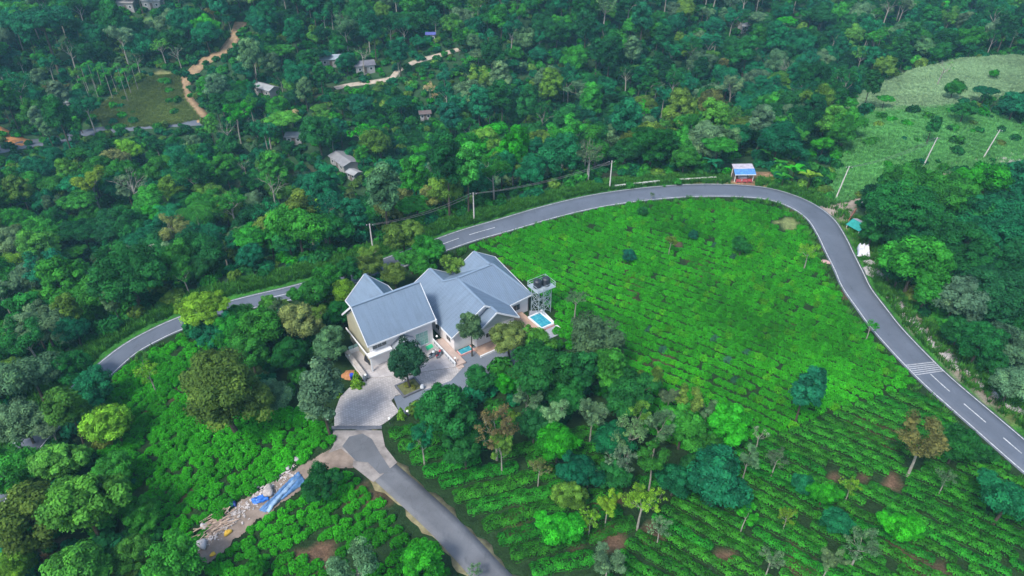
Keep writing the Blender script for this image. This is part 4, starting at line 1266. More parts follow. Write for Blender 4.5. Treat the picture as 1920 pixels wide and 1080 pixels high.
def hedge_field(poly, d, gap, wd, label, ref, end, group, base, seed, soil=(), flip=False):
    """Rows are counted from the edge of the field named by ref, pieces of one row from the end named by end."""
    r = np.random.default_rng(seed)
    W_ = np.array([at_dome(u, min(v, 1110))[:2] for u, v in poly])
    n = np.array([-d[1], d[0]])
    a, b_ = W_ @ d, W_ @ n
    cnt = row = 0
    for bb in np.arange(b_.min() + 0.4, b_.max(), gap)[::-1]:
        bb += r.normal(0, 0.07)
        S = np.arange(a.min(), a.max(), 0.4)
        Q = S[:, None] * d + bb * n
        U, V_, _ = proj(Q[:, 0], Q[:, 1], zt(Q[:, 0], Q[:, 1]))
        ok = in_poly(U, V_, poly) & (road_dist(Q[:, 0], Q[:, 1]) > 4.1) & (U < 2000) & (V_ < 1110) & (U > -30)
        ok &= np.min(np.hypot(Q[:, :1] - DRIVE[None, :, 0], Q[:, 1:] - DRIVE[None, :, 1]), axis=1) > 3.2
        for cx, cy, r_ in soil:
            ok &= np.hypot(U - cx, (V_ - cy) * 1.3) > r_
        i, segs = 0, []
        while i < len(S):
            if not ok[i]:
                i += 1
                continue
            j = i
            lim = int(r.uniform(7, 30) / 0.4)
            while j + 1 < len(S) and ok[j + 1] and j - i < lim:
                j += 1
            if S[j] - S[i] > 1.2:
                segs.append((i, j))
            i = j + 1 + int(r.integers(1, 5))
        if not segs:
            continue
        if flip:
            segs = segs[::-1]
        for k, (i, j) in enumerate(segs):
            b = r.uniform(0.72, 1.25)
            lb = '%s, %s row from %s' % (label, ORD[min(row, len(ORD) - 1)], ref)
            if len(segs) > 1:
                lb += ', %s piece from %s' % (ORD[k], end)
            hedge('tea_hedge', Q[i], Q[j], np.array(TINT[base]) * b * np.array([r.uniform(0.8, 1.7), 1, 1]), seed * 1000 + cnt, lb, group, wd, 0.72, int(90 + 150 * wd))
            cnt += 1
        row += 1
    return cnt
LOW_SOIL = [(1675, 905, 22), (1620, 900, 12), (1560, 890, 12), (1350, 1040, 14), (1225, 1000, 12), (1640, 960, 10)]
nh = hedge_field(LOWFIELD, D_TEA, 1.72, 0.66, 'clipped tea hedge', 'the bright field', 'the road', 'tea hedge rows beside the straight road', 'tea_dark', 31, LOW_SOIL, True)
nh2 = hedge_field(MIDFIELD, row_dir((873, 970), (1040, 927)), 2.5, 1.02, 'clipped tea hedge', 'the forecourt', 'the driveway', 'tea hedge rows along the driveway', 'tea_dark', 32, [(1150, 1010, 16)])
print('hedges', nh, nh2, 'tea', len(P), 'fill', len(cand), 'hero', len(TREES))

# undergrowth, meadow grass and verges
shrub_proto, tuft_proto = [], []
for i, (u, v) in enumerate(((1180, 352), (1268, 345), (1460, 345), (1555, 372))):
    p = hit(u, v)
    o = link('shrub', SHRUB[i], loc=(p[0], p[1], float(zt(p[0], p[1]))))
    o['tint'] = list(TINT['mid'])
    tag(o, ('low leafy shrub beside the white roadside wall', 'low leafy shrub between the white wall and the shelter', 'low leafy shrub between the shelter and the banana plants', 'low leafy shrub at the side road mouth')[i], 'shrub')
    shrub_proto.append([o])
gx_, gy_ = np.meshgrid(np.arange(-250, 260, 3.1), np.arange(45, 400, 3.1))
gx_ = (gx_ + rng.uniform(-1.4, 1.4, gx_.shape)).ravel()
gy_ = (gy_ + rng.uniform(-1.4, 1.4, gy_.shape)).ravel()
U, V_, D = proj(gx_, gy_, zt(gx_, gy_))
d_ = road_dist(gx_, gy_)
inn = in_poly(gx_, gy_, LOOP)
ok = (U > -60) & (U < 1980) & (V_ > -40) & (V_ < 1140) & ~inn & (d_ > 8.0)
for q in (POLY_PALE, ROADSIDE_DIRT):
    ok &= ~in_poly(U, V_, q)
ok &= ~((in_poly(U, V_, POLY_MEADOW) | in_poly(U, V_, POLY_CLEAR)) & (rng.random(len(U)) < 0.75))
for cx, cy, r_ in KEEP:
    ok &= np.hypot(U - cx, V_ - cy) > r_ * 1.15
grove = inn & in_poly(U, V_, [(-60, 640), (60, 620), (190, 700), (180, 800), (250, 900), (330, 1000), (420, 1140), (-60, 1140)]) & (d_ > 4.5)
grove |= inn & (d_ > 4.2) & in_poly(U, V_, [(340, 625), (440, 585), (560, 555), (690, 515), (800, 478), (870, 452), (880, 470), (800, 500), (730, 530), (640, 560), (640, 640), (600, 770), (520, 735), (420, 655)])
grove |= inn & (d_ > 4.2) & in_poly(U, V_, [(735, 770), (800, 745), (900, 715), (960, 690), (1040, 640), (1110, 690), (1200, 790), (1100, 800), (980, 790), (850, 800), (760, 792)])
ok = (ok & (D < 420)) | grove
X, Y = gx_[ok], gy_[ok]
s2 = rng.uniform(0.6, 1.7, len(X))
names = list(rng.choice(['dark', 'mid', 'teal', 'olive', 'bright', 'deep'], len(X), p=[0.25, 0.3, 0.2, 0.12, 0.08, 0.05]))
scatter('undergrowth', np.column_stack([X, Y, zt(X, Y)]), rng.uniform(0, 6.28, len(X)), np.column_stack([s2, s2, s2 * rng.uniform(0.7, 1.5, len(X))]), [jitter(TINT[n]) for n in names],
        rng.integers(0, 4, len(X)), shrub_proto, 'leafy undergrowth between the forest trees', 'undergrowth')
def field_pts(poly, n, seed):
    r = np.random.default_rng(seed)
    W_ = np.array([hit(u, v)[:2] for u, v in poly])
    a, b_ = W_.min(0), W_.max(0)
    Q = r.uniform(a, b_, (n, 2))
    U, V_, D = proj(Q[:, 0], Q[:, 1], zt(Q[:, 0], Q[:, 1]))
    return Q[in_poly(U, V_, poly) & (road_dist(Q[:, 0], Q[:, 1]) > 4.0)]
for i in range(3):
    p = hit((1245, 1330, 1500)[i], (350, 341, 364)[i])
    o = link('grass_tuft', TUFT[i], loc=(p[0], p[1], float(zt(p[0], p[1]))))
    o['tint'] = list(TINT['bright'])
    tag(o, 'tuft of green grass on the outer verge of the bend', 'grass', 'grass tufts on the outer verge')
    tuft_proto.append([o])
Qs, Ts = [], []
for poly, n, t in ((POLY_MEADOW, 18000, (0.10, 0.31, 0.085)), (POLY_PALE, 18000, (0.22, 0.35, 0.18)), (POLY_CLEAR, 9000, (0.15, 0.21, 0.055)), (POLY_FARTEA, 6000, (0.02, 0.12, 0.03)), (POLY_FARTEA2, 2500, (0.02, 0.10, 0.035))):
    q = field_pts(poly, n, 60 + len(Qs))
    f = np.clip(1 + 0.16 * fbm(q[:, 0], q[:, 1], 8, 61), 0.6, 1.4)
    Qs.append(q)
    Ts.append(np.array(t)[None] * f[:, None] * rng.uniform(0.9, 1.1, (len(q), 1)))
S_ = rng.uniform(0, cum[-1], 9000)
off = rng.uniform(3.7, 9.0, len(S_)) * np.where(rng.random(len(S_)) < 0.9, 1, -0.62)
q = np.array([road_at(s, o_)[0] for s, o_ in zip(S_, off)])
U, V_, _ = proj(q[:, 0], q[:, 1], zt(q[:, 0], q[:, 1]))
k = (U > -40) & (U < 1960) & (V_ < 1110) & (road_dist(q[:, 0], q[:, 1]) > 3.9) & ~(in_poly(U, V_, ROADSIDE_DIRT) & (rng.random(len(U)) < 0.8)) & (np.hypot(U - 1393, V_ - 338) > 26)
q = q[k]
Qs.append(q)
Ts.append(np.array([0.045, 0.17, 0.022])[None] * rng.uniform(0.55, 1.3, (len(q), 1)))
Q, T = np.vstack(Qs), np.vstack(Ts)
s2 = rng.uniform(0.7, 1.6, len(Q))
scatter('grass', np.column_stack([Q, zt(Q[:, 0], Q[:, 1])]), rng.uniform(0, 6.28, len(Q)), np.column_stack([s2, s2, s2]), T, rng.integers(0, 3, len(Q)), tuft_proto,
        'grass of the meadows, clearings and road verges', 'grass')

# ------------------------------------------------------------------ the house (local frame: a to the right along the ridge, b to the back)
HG = R(34.5)
HO = np.array([-12.0, 84.0, 0.0])
E1 = np.array([math.cos(HG), math.sin(HG), 0])
E2 = np.array([-math.sin(HG), math.cos(HG), 0])
def loc(u, v, z=0.0):
    p = at(u, v, z) - HO
    return float(p @ E1), float(p @ E2), z
def loc_b(u, v, b):
    """Pixel onto the vertical plane b = const: returns (a, z)."""
    d = ray(u, v)
    c0 = (np.array([0, 0, CAM_H]) - HO)
    t = (b - c0 @ E2) / (d @ E2)
    p = c0 + d * t
    return float(p @ E1), float(p[2])
def wpt(a, b, z=0.0):
    return HO + E1 * a + E2 * b + np.array([0, 0, z])
def roof_mat(name, axis, ribs=True):
    m, nt, N, L, b = new_mat(name)
    n1 = noise(nt, 0.35, 6, 0.6)
    base = ramp(nt, n1, [(0.3, (0.105, 0.145, 0.195)), (0.7, (0.12, 0.165, 0.218))])
    n2 = noise(nt, 6.0, 4, 0.7)
    base = mix_rgb(nt, base, ramp(nt, n2, [(0.35, 0.93), (0.65, 1.05)]), 1.0, 'MULTIPLY')
    st = noise(nt, 1.1, 6, 0.7, stretch=(0.25, 1.6, 0.25) if axis == 'a' else (1.6, 0.25, 0.25))
    base = mix_rgb(nt, base, ramp(nt, st, [(0.28, 0.80), (0.5, 1.0), (0.75, 1.10)]), 1.0, 'MULTIPLY')
    dirt = noise(nt, 0.9, 8, 0.75)
    base = mix_rgb(nt, base, (0.10, 0.11, 0.09), ramp(nt, dirt, [(0.60, 0.0), (0.80, 0.35)]))
    L.new(ramp(nt, st, [(0.3, 0.62), (0.7, 0.38)]), b.inputs['Roughness'])
    b.inputs['Specular IOR Level'].default_value = 0.5
    if ribs:
        tc = N.new('ShaderNodeTexCoord')
        sep = N.new('ShaderNodeSeparateXYZ')
        L.new(tc.outputs['Object'], sep.inputs[0])
        def wave(sock, period):
            mu = N.new('ShaderNodeMath'); mu.operation = 'MULTIPLY'; mu.inputs[1].default_value = 2 * math.pi / period
            si = N.new('ShaderNodeMath'); si.operation = 'SINE'
            L.new(sep.outputs[sock], mu.inputs[0]); L.new(mu.outputs[0], si.inputs[0])
            ma = N.new('ShaderNodeMapRange'); ma.inputs[1].default_value = -1
            L.new(si.outputs[0], ma.inputs[0])
            return ma.outputs[0]
        across, down = (1, 0) if axis == 'a' else (0, 1)
        w1, w2 = wave(across, 0.34), wave(down, 0.42)
        ad = N.new('ShaderNodeMath'); ad.operation = 'MULTIPLY_ADD'; ad.inputs[1].default_value = 0.5
        L.new(w2, ad.inputs[0]); L.new(w1, ad.inputs[2])
        bump(nt, b, ad.outputs[0], 0.45, 0.05)
        base = mix_rgb(nt, base, ramp(nt, w1, [(0.0, 0.92), (0.5, 1.03)]), 1.0, 'MULTIPLY')
    L.new(base, b.inputs['Base Color'])
    return m
ROOF_A = roof_mat('roof_sheet_across', 'a')
ROOF_B = roof_mat('roof_sheet_along', 'b')
ROOF_PLAIN = roof_mat('roof_sheet_plain', 'b', False)
CAP = mat('ridge_cap_metal', (0.15, 0.20, 0.255), 0.5, 0.08, 1.0, 0.4)
WALL = mat('painted_wall', (0.60, 0.575, 0.57), 0.85, 0.08, 0.5, 0.2)
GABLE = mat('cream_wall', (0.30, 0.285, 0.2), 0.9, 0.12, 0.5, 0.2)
WHITE = mat('white_trim', (0.58, 0.59, 0.60), 0.6, 0.06, 1.0, 0.3)
GLASS_D = mat('dark_glass', (0.03, 0.04, 0.05), 0.12, 0.2, 1.0, 0.6)
GLASS_G = mat('green_glass', (0.20, 0.36, 0.32), 0.15, 0.25, 1.4, 0.6)
GREY = mat('grey_slab', (0.20, 0.22, 0.25), 0.8, 0.2, 1.0, 0.3)
TERRA = mat('terrace_tile', (0.34, 0.23, 0.17), 0.7, 0.18, 1.4, 0.3)
house = empty('house', HO, HG, 'white house with several blue-grey pitched roofs on the hilltop', 'house')
def prism_b(sec, b0, b1):
    """Section polygon in (a, z) extruded along b."""
    n = len(sec)
    vs = [(a, b0, z) for a, z in sec] + [(a, b1, z) for a, z in sec]
    fs = [tuple(range(n)), tuple(range(2 * n - 1, n - 1, -1))] + [(i, n + i, n + (i + 1) % n, (i + 1) % n) for i in range(n)]
    return MB().add(vs, fs)
def prism_a(sec, a0, a1):
    n = len(sec)
    vs = [(a0, b, z) for b, z in sec] + [(a1, b, z) for b, z in sec]
    fs = [tuple(range(n))[::-1], tuple(range(n, 2 * n))] + [(i, (i + 1) % n, n + (i + 1) % n, n + i) for i in range(n)]
    return MB().add(vs, fs)
# walls
prism_a([(0.85, -0.2), (9.0, -0.2), (9.0, 5.15), (4.9, 9.05), (0.85, 5.4)], -10.75, -0.1).build('wall', WALL, house)
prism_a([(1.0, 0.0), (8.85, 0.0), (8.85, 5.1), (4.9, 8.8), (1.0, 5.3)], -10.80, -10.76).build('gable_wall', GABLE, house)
prism_b([(-9.3, -0.2), (-2.5, -0.2), (-2.5, 5.75), (-5.9, 9.05), (-9.3, 5.75)], 8.9, 11.35).build('wall', WALL, house)
prism_b([(1.6, -0.2), (9.0, -0.2), (9.0, 4.0), (5.75, 5.75), (1.6, 3.35)], 6.5, 11.6).build('wall', WALL, house)
MB().box(1.6, 9.4, -2.85, 6.6, -0.2, 3.3).build('wall', WALL, house)
prism_b([(1.7, 3.3), (8.2, 3.3), (8.0, 6.1), (7.15, 6.75)], -2.86, -2.6).build('gable_wall', WALL, house)
MB().box(9.0, 17.3, -0.75, 10.7, -0.2, 3.28).build('wall', WALL, house)
prism_b([(10.0, 3.27), (18.0, 3.27), (18.0, 4.3), (14.08, 6.75), (10.0, 4.25)], 7.2, 10.72).build('gable_wall', WALL, house)
MB().box(4.9, 12.0, -4.35, -0.5, -0.2, 3.29).build('wall', WALL, house)
prism_b([(5.0, 3.28), (12.0, 3.28), (8.3, 5.95)], -4.36, -4.1).build('gable_wall', mat('pale_green_gable', (0.36, 0.40, 0.36), 0.85, 0.1, 0.7), house)
# roof sheets
T_ = 0.09
def rsheet(pts, m_, lab=None):
    return MB().slab(pts, T_).build('roof_sheet', m_, house)
F1, F2 = (7.40, 5.60, 7.0), (7.10, -3.35, 7.0)
CE, CA = (5.73, 7.28, 6.06), (5.73, 12.0, 6.06)
MR, DA, DR, RC, VB = (14.55, 5.85, 7.0), (14.08, 11.1, 7.0), (18.5, 11.1, 4.25), (17.8, -1.2, 3.5), (13.0, -1.66, 3.5)
GA, GR, GL, G0 = (8.22, -5.1, 6.28), (12.45, -5.1, 3.5), (4.35, -5.05, 3.5), (8.15, -3.35, 6.33)
VV = (9.65, 10.6, 4.05)
rsheet([(-11.25, 0.1, 5.0), (0.2, 0.1, 5.0), (0.3, 4.9, 9.4), (-11.2, 4.9, 9.4)], ROOF_PLAIN)
rsheet([(-11.2, 4.9, 9.4), (0.3, 4.9, 9.4), (0.3, 9.65, 5.0), (-11.25, 9.65, 5.0)], ROOF_PLAIN)
rsheet([(-5.9, 4.92, 9.41), (-5.85, 11.8, 9.41), (-9.6, 11.8, 5.7), (-9.6, 4.92, 5.7)], ROOF_PLAIN)
rsheet([(-5.9, 4.92, 9.41), (-2.2, 4.92, 5.7), (-2.2, 11.8, 5.7), (-5.85, 11.8, 9.41)], ROOF_PLAIN)
rsheet([F1, CE, CA, (1.0, 12.0, 3.22), (1.0, -3.35, 3.25), F2], ROOF_A)
rsheet([CE, VV, (9.2, 12.0, 3.9), CA], ROOF_A)
rsheet([F1, (14.07, 5.8, 7.0), VV, CE], ROOF_B)
rsheet([(14.07, 5.8, 7.0), DA, (9.55, 11.1, 4.05), VV], ROOF_A)
rsheet([(14.07, 5.8, 7.0), MR, RC, DR, DA], ROOF_A)
rsheet([F1, VB, RC, MR], ROOF_B)
rsheet([F1, F2, G0, GA, GR, VB], ROOF_A)
rsheet([GA, (8.15, -2.9, 6.26), (4.35, -2.9, 3.5), GL], ROOF_A)
# ridge and valley caps
def cap(p, q, w_=0.42):
    p, q = np.array(p), np.array(q)
    MB().beam(p + (0, 0, 0.04), q + (0, 0, 0.04), w_, 0.05).build('ridge_cap', CAP, house)
for p, q in (((-11.2, 4.9, 9.42), (0.3, 4.9, 9.42)), ((-5.9, 5.0, 9.43), (-5.85, 11.8, 9.43)), (F1, F2), (F1, MR), (F1, CE), (CE, CA), ((14.07, 5.9, 7.0), DA),
             (F1, VB), (MR, RC), (VV, (14.07, 5.8, 7.0)), (CE, VV), (G0, GA)):
    cap(p, q)
# white fascias
def fascia(p, q, h=0.28):
    p, q = np.array(p), np.array(q)
    MB().beam(p - (0, 0, 0.10), q - (0, 0, 0.10), 0.07, h).build('fascia', WHITE, house)
for p, q in (((-11.28, 0.07, 5.0), (0.25, 0.07, 5.0)), ((-11.28, 0.05, 5.0), (-11.24, 4.9, 9.4)), ((-11.28, 9.7, 5.0), (-11.24, 4.9, 9.4)), ((0.25, 0.05, 5.0), (0.34, 4.9, 9.4)), ((0.34, 9.7, 5.0), (0.34, 4.9, 9.4)),
             ((-5.85, 11.84, 9.41), (-9.65, 11.84, 5.7)), ((-5.85, 11.84, 9.41), (-2.15, 11.84, 5.7)), ((-9.65, 11.84, 5.7), (-9.65, 9.6, 5.7)), ((-2.15, 11.84, 5.7), (-2.15, 9.6, 5.7)),
             ((0.96, 12.04, 3.22), (5.73, 12.04, 6.06)), ((5.73, 12.04, 6.06), (9.2, 12.04, 3.9)), ((0.95, -3.35, 3.25), (0.95, 0.0, 3.25)), ((0.95, -3.4, 3.25), (7.1, -3.4, 7.0)), ((7.1, -3.4, 7.0), (8.12, -3.4, 6.35)),
             ((8.22, -5.14, 6.28), (12.5, -5.14, 3.5)), ((8.22, -5.14, 6.28), (4.3, -5.1, 3.5)), ((12.5, -5.1, 3.5), (13.04, -1.7, 3.5)), ((13.0, -1.7, 3.5), (17.85, -1.24, 3.5)),
             ((17.85, -1.24, 3.5), (18.54, 11.14, 4.25)), ((18.54, 11.14, 4.25), (14.08, 11.14, 7.0)), ((14.08, 11.14, 7.0), (9.55, 11.14, 4.05))):
    fascia(p, q)
MB().box(0.15, 0.36, -0.05, 0.25, 4.2, 5.1).build('fascia', WHITE, house)
# front of the tall block: big green window, balcony, small porch roof
def window(a0, a1, z0, z1, b, panes, rows, glass, face=-1, parent=house):
    fr = MB()
    w_ = 0.09
    b1 = b + face * 0.10
    lo, hi = min(b, b1), max(b, b1)
    fr.box(a0 - w_, a0, lo, hi, z0 - w_, z1 + w_).box(a1, a1 + w_, lo, hi, z0 - w_, z1 + w_).box(a0, a1, lo, hi, z0 - w_, z0).box(a0, a1, lo, hi, z1, z1 + w_)
    o = fr.build('window', WHITE, parent)
    n = 0
    for i in range(panes):
        for j in range(rows):
            pa0, pa1 = a0 + (a1 - a0) * i / panes + 0.03, a0 + (a1 - a0) * (i + 1) / panes - 0.03
            pz0, pz1 = z0 + (z1 - z0) * j / rows + 0.03, z0 + (z1 - z0) * (j + 1) / rows - 0.03
            MB().box(pa0, pa1, b + face * 0.045, b + face * 0.015, pz0, pz1).build('pane', glass, o) if face < 0 else MB().box(pa0, pa1, b + 0.015, b + 0.045, pz0, pz1).build('pane', glass, o)
    MB().box(a0, a1, b - 0.012 if face < 0 else b, b if face < 0 else b + 0.012, z0, z1).build('backing', WHITE, o)
    return o
wa0, wz1 = loc_b(778.5, 627.5, 0.85)
wa1, _ = loc_b(801.5, 619.5, 0.85)
_, wz0 = loc_b(787, 650, 0.85)
window(wa0, min(wa1, -0.5), max(0.5, wz0), wz1, 0.85, 3, 5, GLASS_G)
window(-10.3, -8.0, 3.45, 4.75, 0.85, 3, 1, GLASS_D)
MB().box(-11.3, -7.6, -0.25, 0.84, 2.95, 3.15).build('balcony_slab', WHITE, house)
MB().box(-11.42, -11.3, -0.25, 8.5, 2.9, 3.2).build('side_beam', WHITE, house)
MB().box(-8.0, -7.75, -0.2, 0.05, 0.0, 2.94).build('post', WHITE, house)
MB().box(-11.25, -11.05, -0.2, 0.0, 0.0, 2.94).build('post', WHITE, house)
MB().slab([(-7.3, -1.7, 2.9), (-5.4, -1.7, 4.3), (-5.4, 0.84, 4.3), (-7.3, 0.84, 2.9)], 0.1).build('porch_roof', GREY, house)
MB().slab([(-5.4, -1.7, 4.3), (-3.5, -1.7, 2.9), (-3.5, 0.84, 2.9), (-5.4, 0.84, 4.3)], 0.1).build('porch_roof', GREY, house)
for a in (-7.1, -3.7):
    MB().box(a - 0.1, a + 0.1, -1.55, -1.35, 0.0, 2.95).build('porch_post', WHITE, house)
dr_ = MB().box(-6.2, -4.6, 0.78, 0.848, 0.15, 2.4).build('door', mat('wood_door', (0.16, 0.08, 0.04), 0.5, 0.3, 3.0), house)
MB().box(-4.85, -4.78, 0.72, 0.78, 1.1, 1.3).build('handle', mat('brass', (0.5, 0.4, 0.2), 0.3, 0.1, 2.0, 0.5, 0.9), dr_)
# windows of the low wing, left wall, front gable and side
ga0, gz = loc_b(916, 615.7, -4.36)
window(ga0 - 0.55, ga0 + 0.55, 1.45, 2.35, -4.36, 2, 1, GLASS_D)
window(9.6, 11.0, 1.1, 2.4, -4.36, 2, 1, GLASS_D)
window(14.2, 15.6, 1.1, 2.3, -0.76, 2, 1, GLASS_D)
for bb in (-1.9, 1.6, 4.4):
    fr = MB().box(1.50, 1.598, bb, bb + 1.3, 1.1, 2.3).build('window', WHITE, house)
    MB().box(1.48, 1.499, bb + 0.08, bb + 0.61, 1.18, 2.22).build('pane', GLASS_D, fr)
    MB().box(1.48, 1.499, bb + 0.69, bb + 1.22, 1.18, 2.22).build('pane', GLASS_D, fr)
# raised terraces in front of the low wing and the side patio
terr = MB().box(4.2, 13.2, -6.4, -4.36, -0.1, 0.42).box(13.2, 16.0, -6.2, -0.76, -0.1, 0.42)
tag(terr.build('terrace', TERRA, house), None)
MB().box(4.1, 13.3, -6.62, -6.4, -0.1, 0.40).build('terrace_edge', WHITE, house)
# walkway with slotted parapet along the low wing
walk = MB().box(-0.1, 1.55, -6.4, 0.8, -0.1, 0.38)
walk.build('walkway', mat('walkway_tile', (0.36, 0.28, 0.24), 0.75, 0.15, 1.0), house)
par = MB().box(-0.28, -0.1, -6.2, 1.0, -0.1, 0.95)
par.build('parapet', WHITE, house)
for k in range(9):
    MB().box(-0.30, -0.285, -5.9 + k * 0.72, -5.42 + k * 0.72, 0.30, 0.72).build('slot', GREY, house)
MB().box(-0.1, 0.9, -7.0, -6.4, -0.1, 0.2).build('step', mat('walkway_tile', (0.48, 0.36, 0.30)), house)

# ------------------------------------------------------------------ forecourt
def paver_mat(name, c, mort, sx, sy, rot=0.0):
    m, nt, N, L, b = new_mat(name)
    tc = N.new('ShaderNodeTexCoord')
    mp = N.new('ShaderNodeMapping')
    mp.inputs['Rotation'].default_value = (0, 0, rot)
    L.new(tc.outputs['Object'], mp.inputs[0])
    br = N.new('ShaderNodeTexBrick')
    br.inputs['Scale'].default_value = 1.0
    br.inputs['Brick Width'].default_value = sx
    br.inputs['Row Height'].default_value = sy
    br.inputs['Mortar Size'].default_value = 0.035
    br.inputs['Color1'].default_value = (*[x * 0.86 for x in c], 1)
    br.inputs['Color2'].default_value = (*[x * 1.1 for x in c], 1)
    br.inputs['Mortar'].default_value = (*mort, 1)
    L.new(mp.outputs[0], br.inputs['Vector'])
    n1 = noise(nt, 0.5, 6, 0.65)
    L.new(mix_rgb(nt, br.outputs[0], ramp(nt, n1, [(0.3, 0.78), (0.7, 1.12)]), 1.0, 'MULTIPLY'), b.inputs['Base Color'])
    b.inputs['Roughness'].default_value = 0.85
    bump(nt, b, br.outputs['Fac'], -0.4, 0.02)
    return m
PAVER = paver_mat('interlocking_paver', (0.36, 0.333, 0.315), (0.25, 0.235, 0.225), 0.42, 0.30, R(20))
PATIO = paver_mat('patio_tile', (0.36, 0.335, 0.325), (0.29, 0.27, 0.26), 1.2, 1.2, -HG)
COURT = asphalt('courtyard_gravel', (0.12, 0.14, 0.17), 0.12, 0.12)
sheet('forecourt', [(627, 799), (627, 775), (638, 745), (655, 728), (684, 714), (722, 699), (770, 705), (840, 680), (868, 690), (845, 715), (810, 728), (775, 735), (742, 742), (734, 752), (748, 772), (730, 788), (713, 799)], 0.10, 0.12, PAVER,
      'pale interlocking paver forecourt leading up to the house', 'paving')
sheet('courtyard', [(738, 745), (790, 728), (850, 700), (872, 688), (845, 672), (880, 652), (930, 640), (985, 660), (990, 690), (950, 720), (900, 740), (830, 760), (765, 778), (748, 772)], 0.085, 0.1, COURT, 'dark grey gravel courtyard beside the forecourt', 'courtyard')
patio = [wpt(-12.6, 6.0), wpt(-12.6, -0.7), wpt(-10.6, -2.0), wpt(-4.5, -4.6), wpt(-0.3, -6.3), wpt(-0.3, 0.84), wpt(-10.7, 0.84), wpt(-10.7, 6.0)]
tag(MB().slab([p + np.array([0, 0, 0.22]) for p in patio], 0.2).build('patio', PATIO), 'raised beige patio in front of the tall house block', 'patio', kind='structure')
sheet('drain_strip', [(622, 806), (622, 800), (716, 799), (716, 805)], 0.125, 0.1, mat('dark_kerb', (0.10, 0.105, 0.12), 0.8, 0.25, 2.0), 'dark stone strip across the gateway', 'kerb')
pr = loc(1047, 622)
sp = [wpt(13.5, -9.0), wpt(18.6, -8.9), wpt(19.2, -2.0), wpt(17.5, -1.0), wpt(13.3, -6.3)]
tag(MB().slab([p + np.array([0, 0, 0.10]) for p in sp], 0.15).build('side_patio', mat('side_patio_stone', (0.25, 0.26, 0.29), 0.85, 0.2, 0.8)), 'grey stone side patio with a pale edge beside the water tower', 'patio', kind='structure')
for a, b_, c_, d__ in ((18.6, -8.9, 19.2, -2.0),):
    p, q = wpt(a, b_, 0.16), wpt(c_, d__, 0.16)
    tag(MB().beam(p, q, 0.3, 0.2).build('kerb', WHITE), 'pale kerb along the side patio edge', 'kerb', kind='structure')

# ------------------------------------------------------------------ things around the house
def local_thing(name, a, b, label, cat, rz=0.0, z=0.0, group=None):
    return empty(name, wpt(a, b, z), HG + rz, label, cat, group)
WATER = new_mat('tub_water')
WATER[4].inputs['Base Color'].default_value = (0.04, 0.34, 0.45, 1)
WATER[4].inputs['Roughness'].default_value = 0.08
WATER[3].new(ramp(WATER[1], noise(WATER[1], 2.2, 5, 0.6), [(0.35, (0.015, 0.17, 0.25)), (0.62, (0.05, 0.30, 0.34)), (0.75, (0.25, 0.5, 0.5))]), WATER[4].inputs['Base Color'])
WATER = WATER[0]
PINK = mat('pink_tile', (0.55, 0.30, 0.28), 0.6, 0.2, 2.0)
tub = local_thing('plunge_tub', 17.1, -4.75, 'square plunge tub of turquoise water with a white rim', 'tub')
MB().box(-1.3, 1.3, -1.95, -1.72, 0, 0.7).box(-1.3, 1.3, 1.72, 1.95, 0, 0.7).box(-1.3, -1.07, -1.72, 1.72, 0, 0.7).box(1.07, 1.3, -1.72, 1.72, 0, 0.7).build('rim', WHITE, tub)
MB().box(-1.07, 1.07, -1.72, 1.72, 0.0, 0.58).build('water', WATER, tub)
MB().box(-1.32, 1.32, -2.0, -1.952, 0, 0.45).build('tile_front', PINK, tub)
pond = local_thing('garden_pond', 3.0, -4.0, 'small blue garden pond with a pink tiled kerb under the low roof', 'pond')
MB().box(-1.3, 1.2, -0.65, -0.5, 0, 0.4).box(-1.3, -1.15, -0.5, 0.7, 0, 0.4).box(1.05, 1.2, -0.5, 0.7, 0, 0.4).build('kerb', PINK, pond)
MB().box(-1.15, 1.05, -0.5, 0.7, 0, 0.3).build('water', WATER, pond)

# water tower
STEEL = mat('galvanised_steel', (0.34, 0.40, 0.43), 0.45, 0.15, 2.0, 0.5, 0.3)
BLACKP = mat('black_plastic', (0.018, 0.022, 0.03), 0.4, 0.3, 2.0, 0.5)
tb = at(1014, 584)
tower = empty('water_tower', (tb[0], tb[1], 0), HG, 'steel lattice tower carrying a railed platform beside the house', 'water tower')
hw, hb, PZ = 1.25, 1.05, 5.2
for sx in (-1, 1):
    for sy in (-1, 1):
        MB().beam((sx * hw, sy * hb, -0.2), (sx * hw, sy * hb, PZ), 0.11, 0.11).build('leg', STEEL, tower)
for z0, z1 in ((0.3, 1.9), (1.9, 3.5), (3.5, 5.1)):
    for (x0, y0), (x1, y1) in (((-hw, -hb), (hw, -hb)), ((hw, -hb), (hw, hb)), ((hw, hb), (-hw, hb)), ((-hw, hb), (-hw, -hb))):
        MB().beam((x0, y0, z0), (x1, y1, z1), 0.055, 0.055).build('brace', STEEL, tower)
        MB().beam((x1, y1, z0), (x0, y0, z1), 0.055, 0.055).build('brace', STEEL, tower)
        MB().beam((x0, y0, z1), (x1, y1, z1), 0.06, 0.06).build('cross_bar', STEEL, tower)
MB().box(-1.85, 1.85, -1.5, 1.5, PZ, PZ + 0.1).build('platform', STEEL, tower)
for z in (PZ + 0.55, PZ + 1.0):
    for p, q in (((-1.8, -1.45), (1.8, -1.45)), ((1.8, -1.45), (1.8, 1.45)), ((1.8, 1.45), (-1.8, 1.45)), ((-1.8, 1.45), (-1.8, -1.45))):
        MB().tube([(*p, z), (*q, z)], 0.035, 6).build('railing', STEEL, tower)
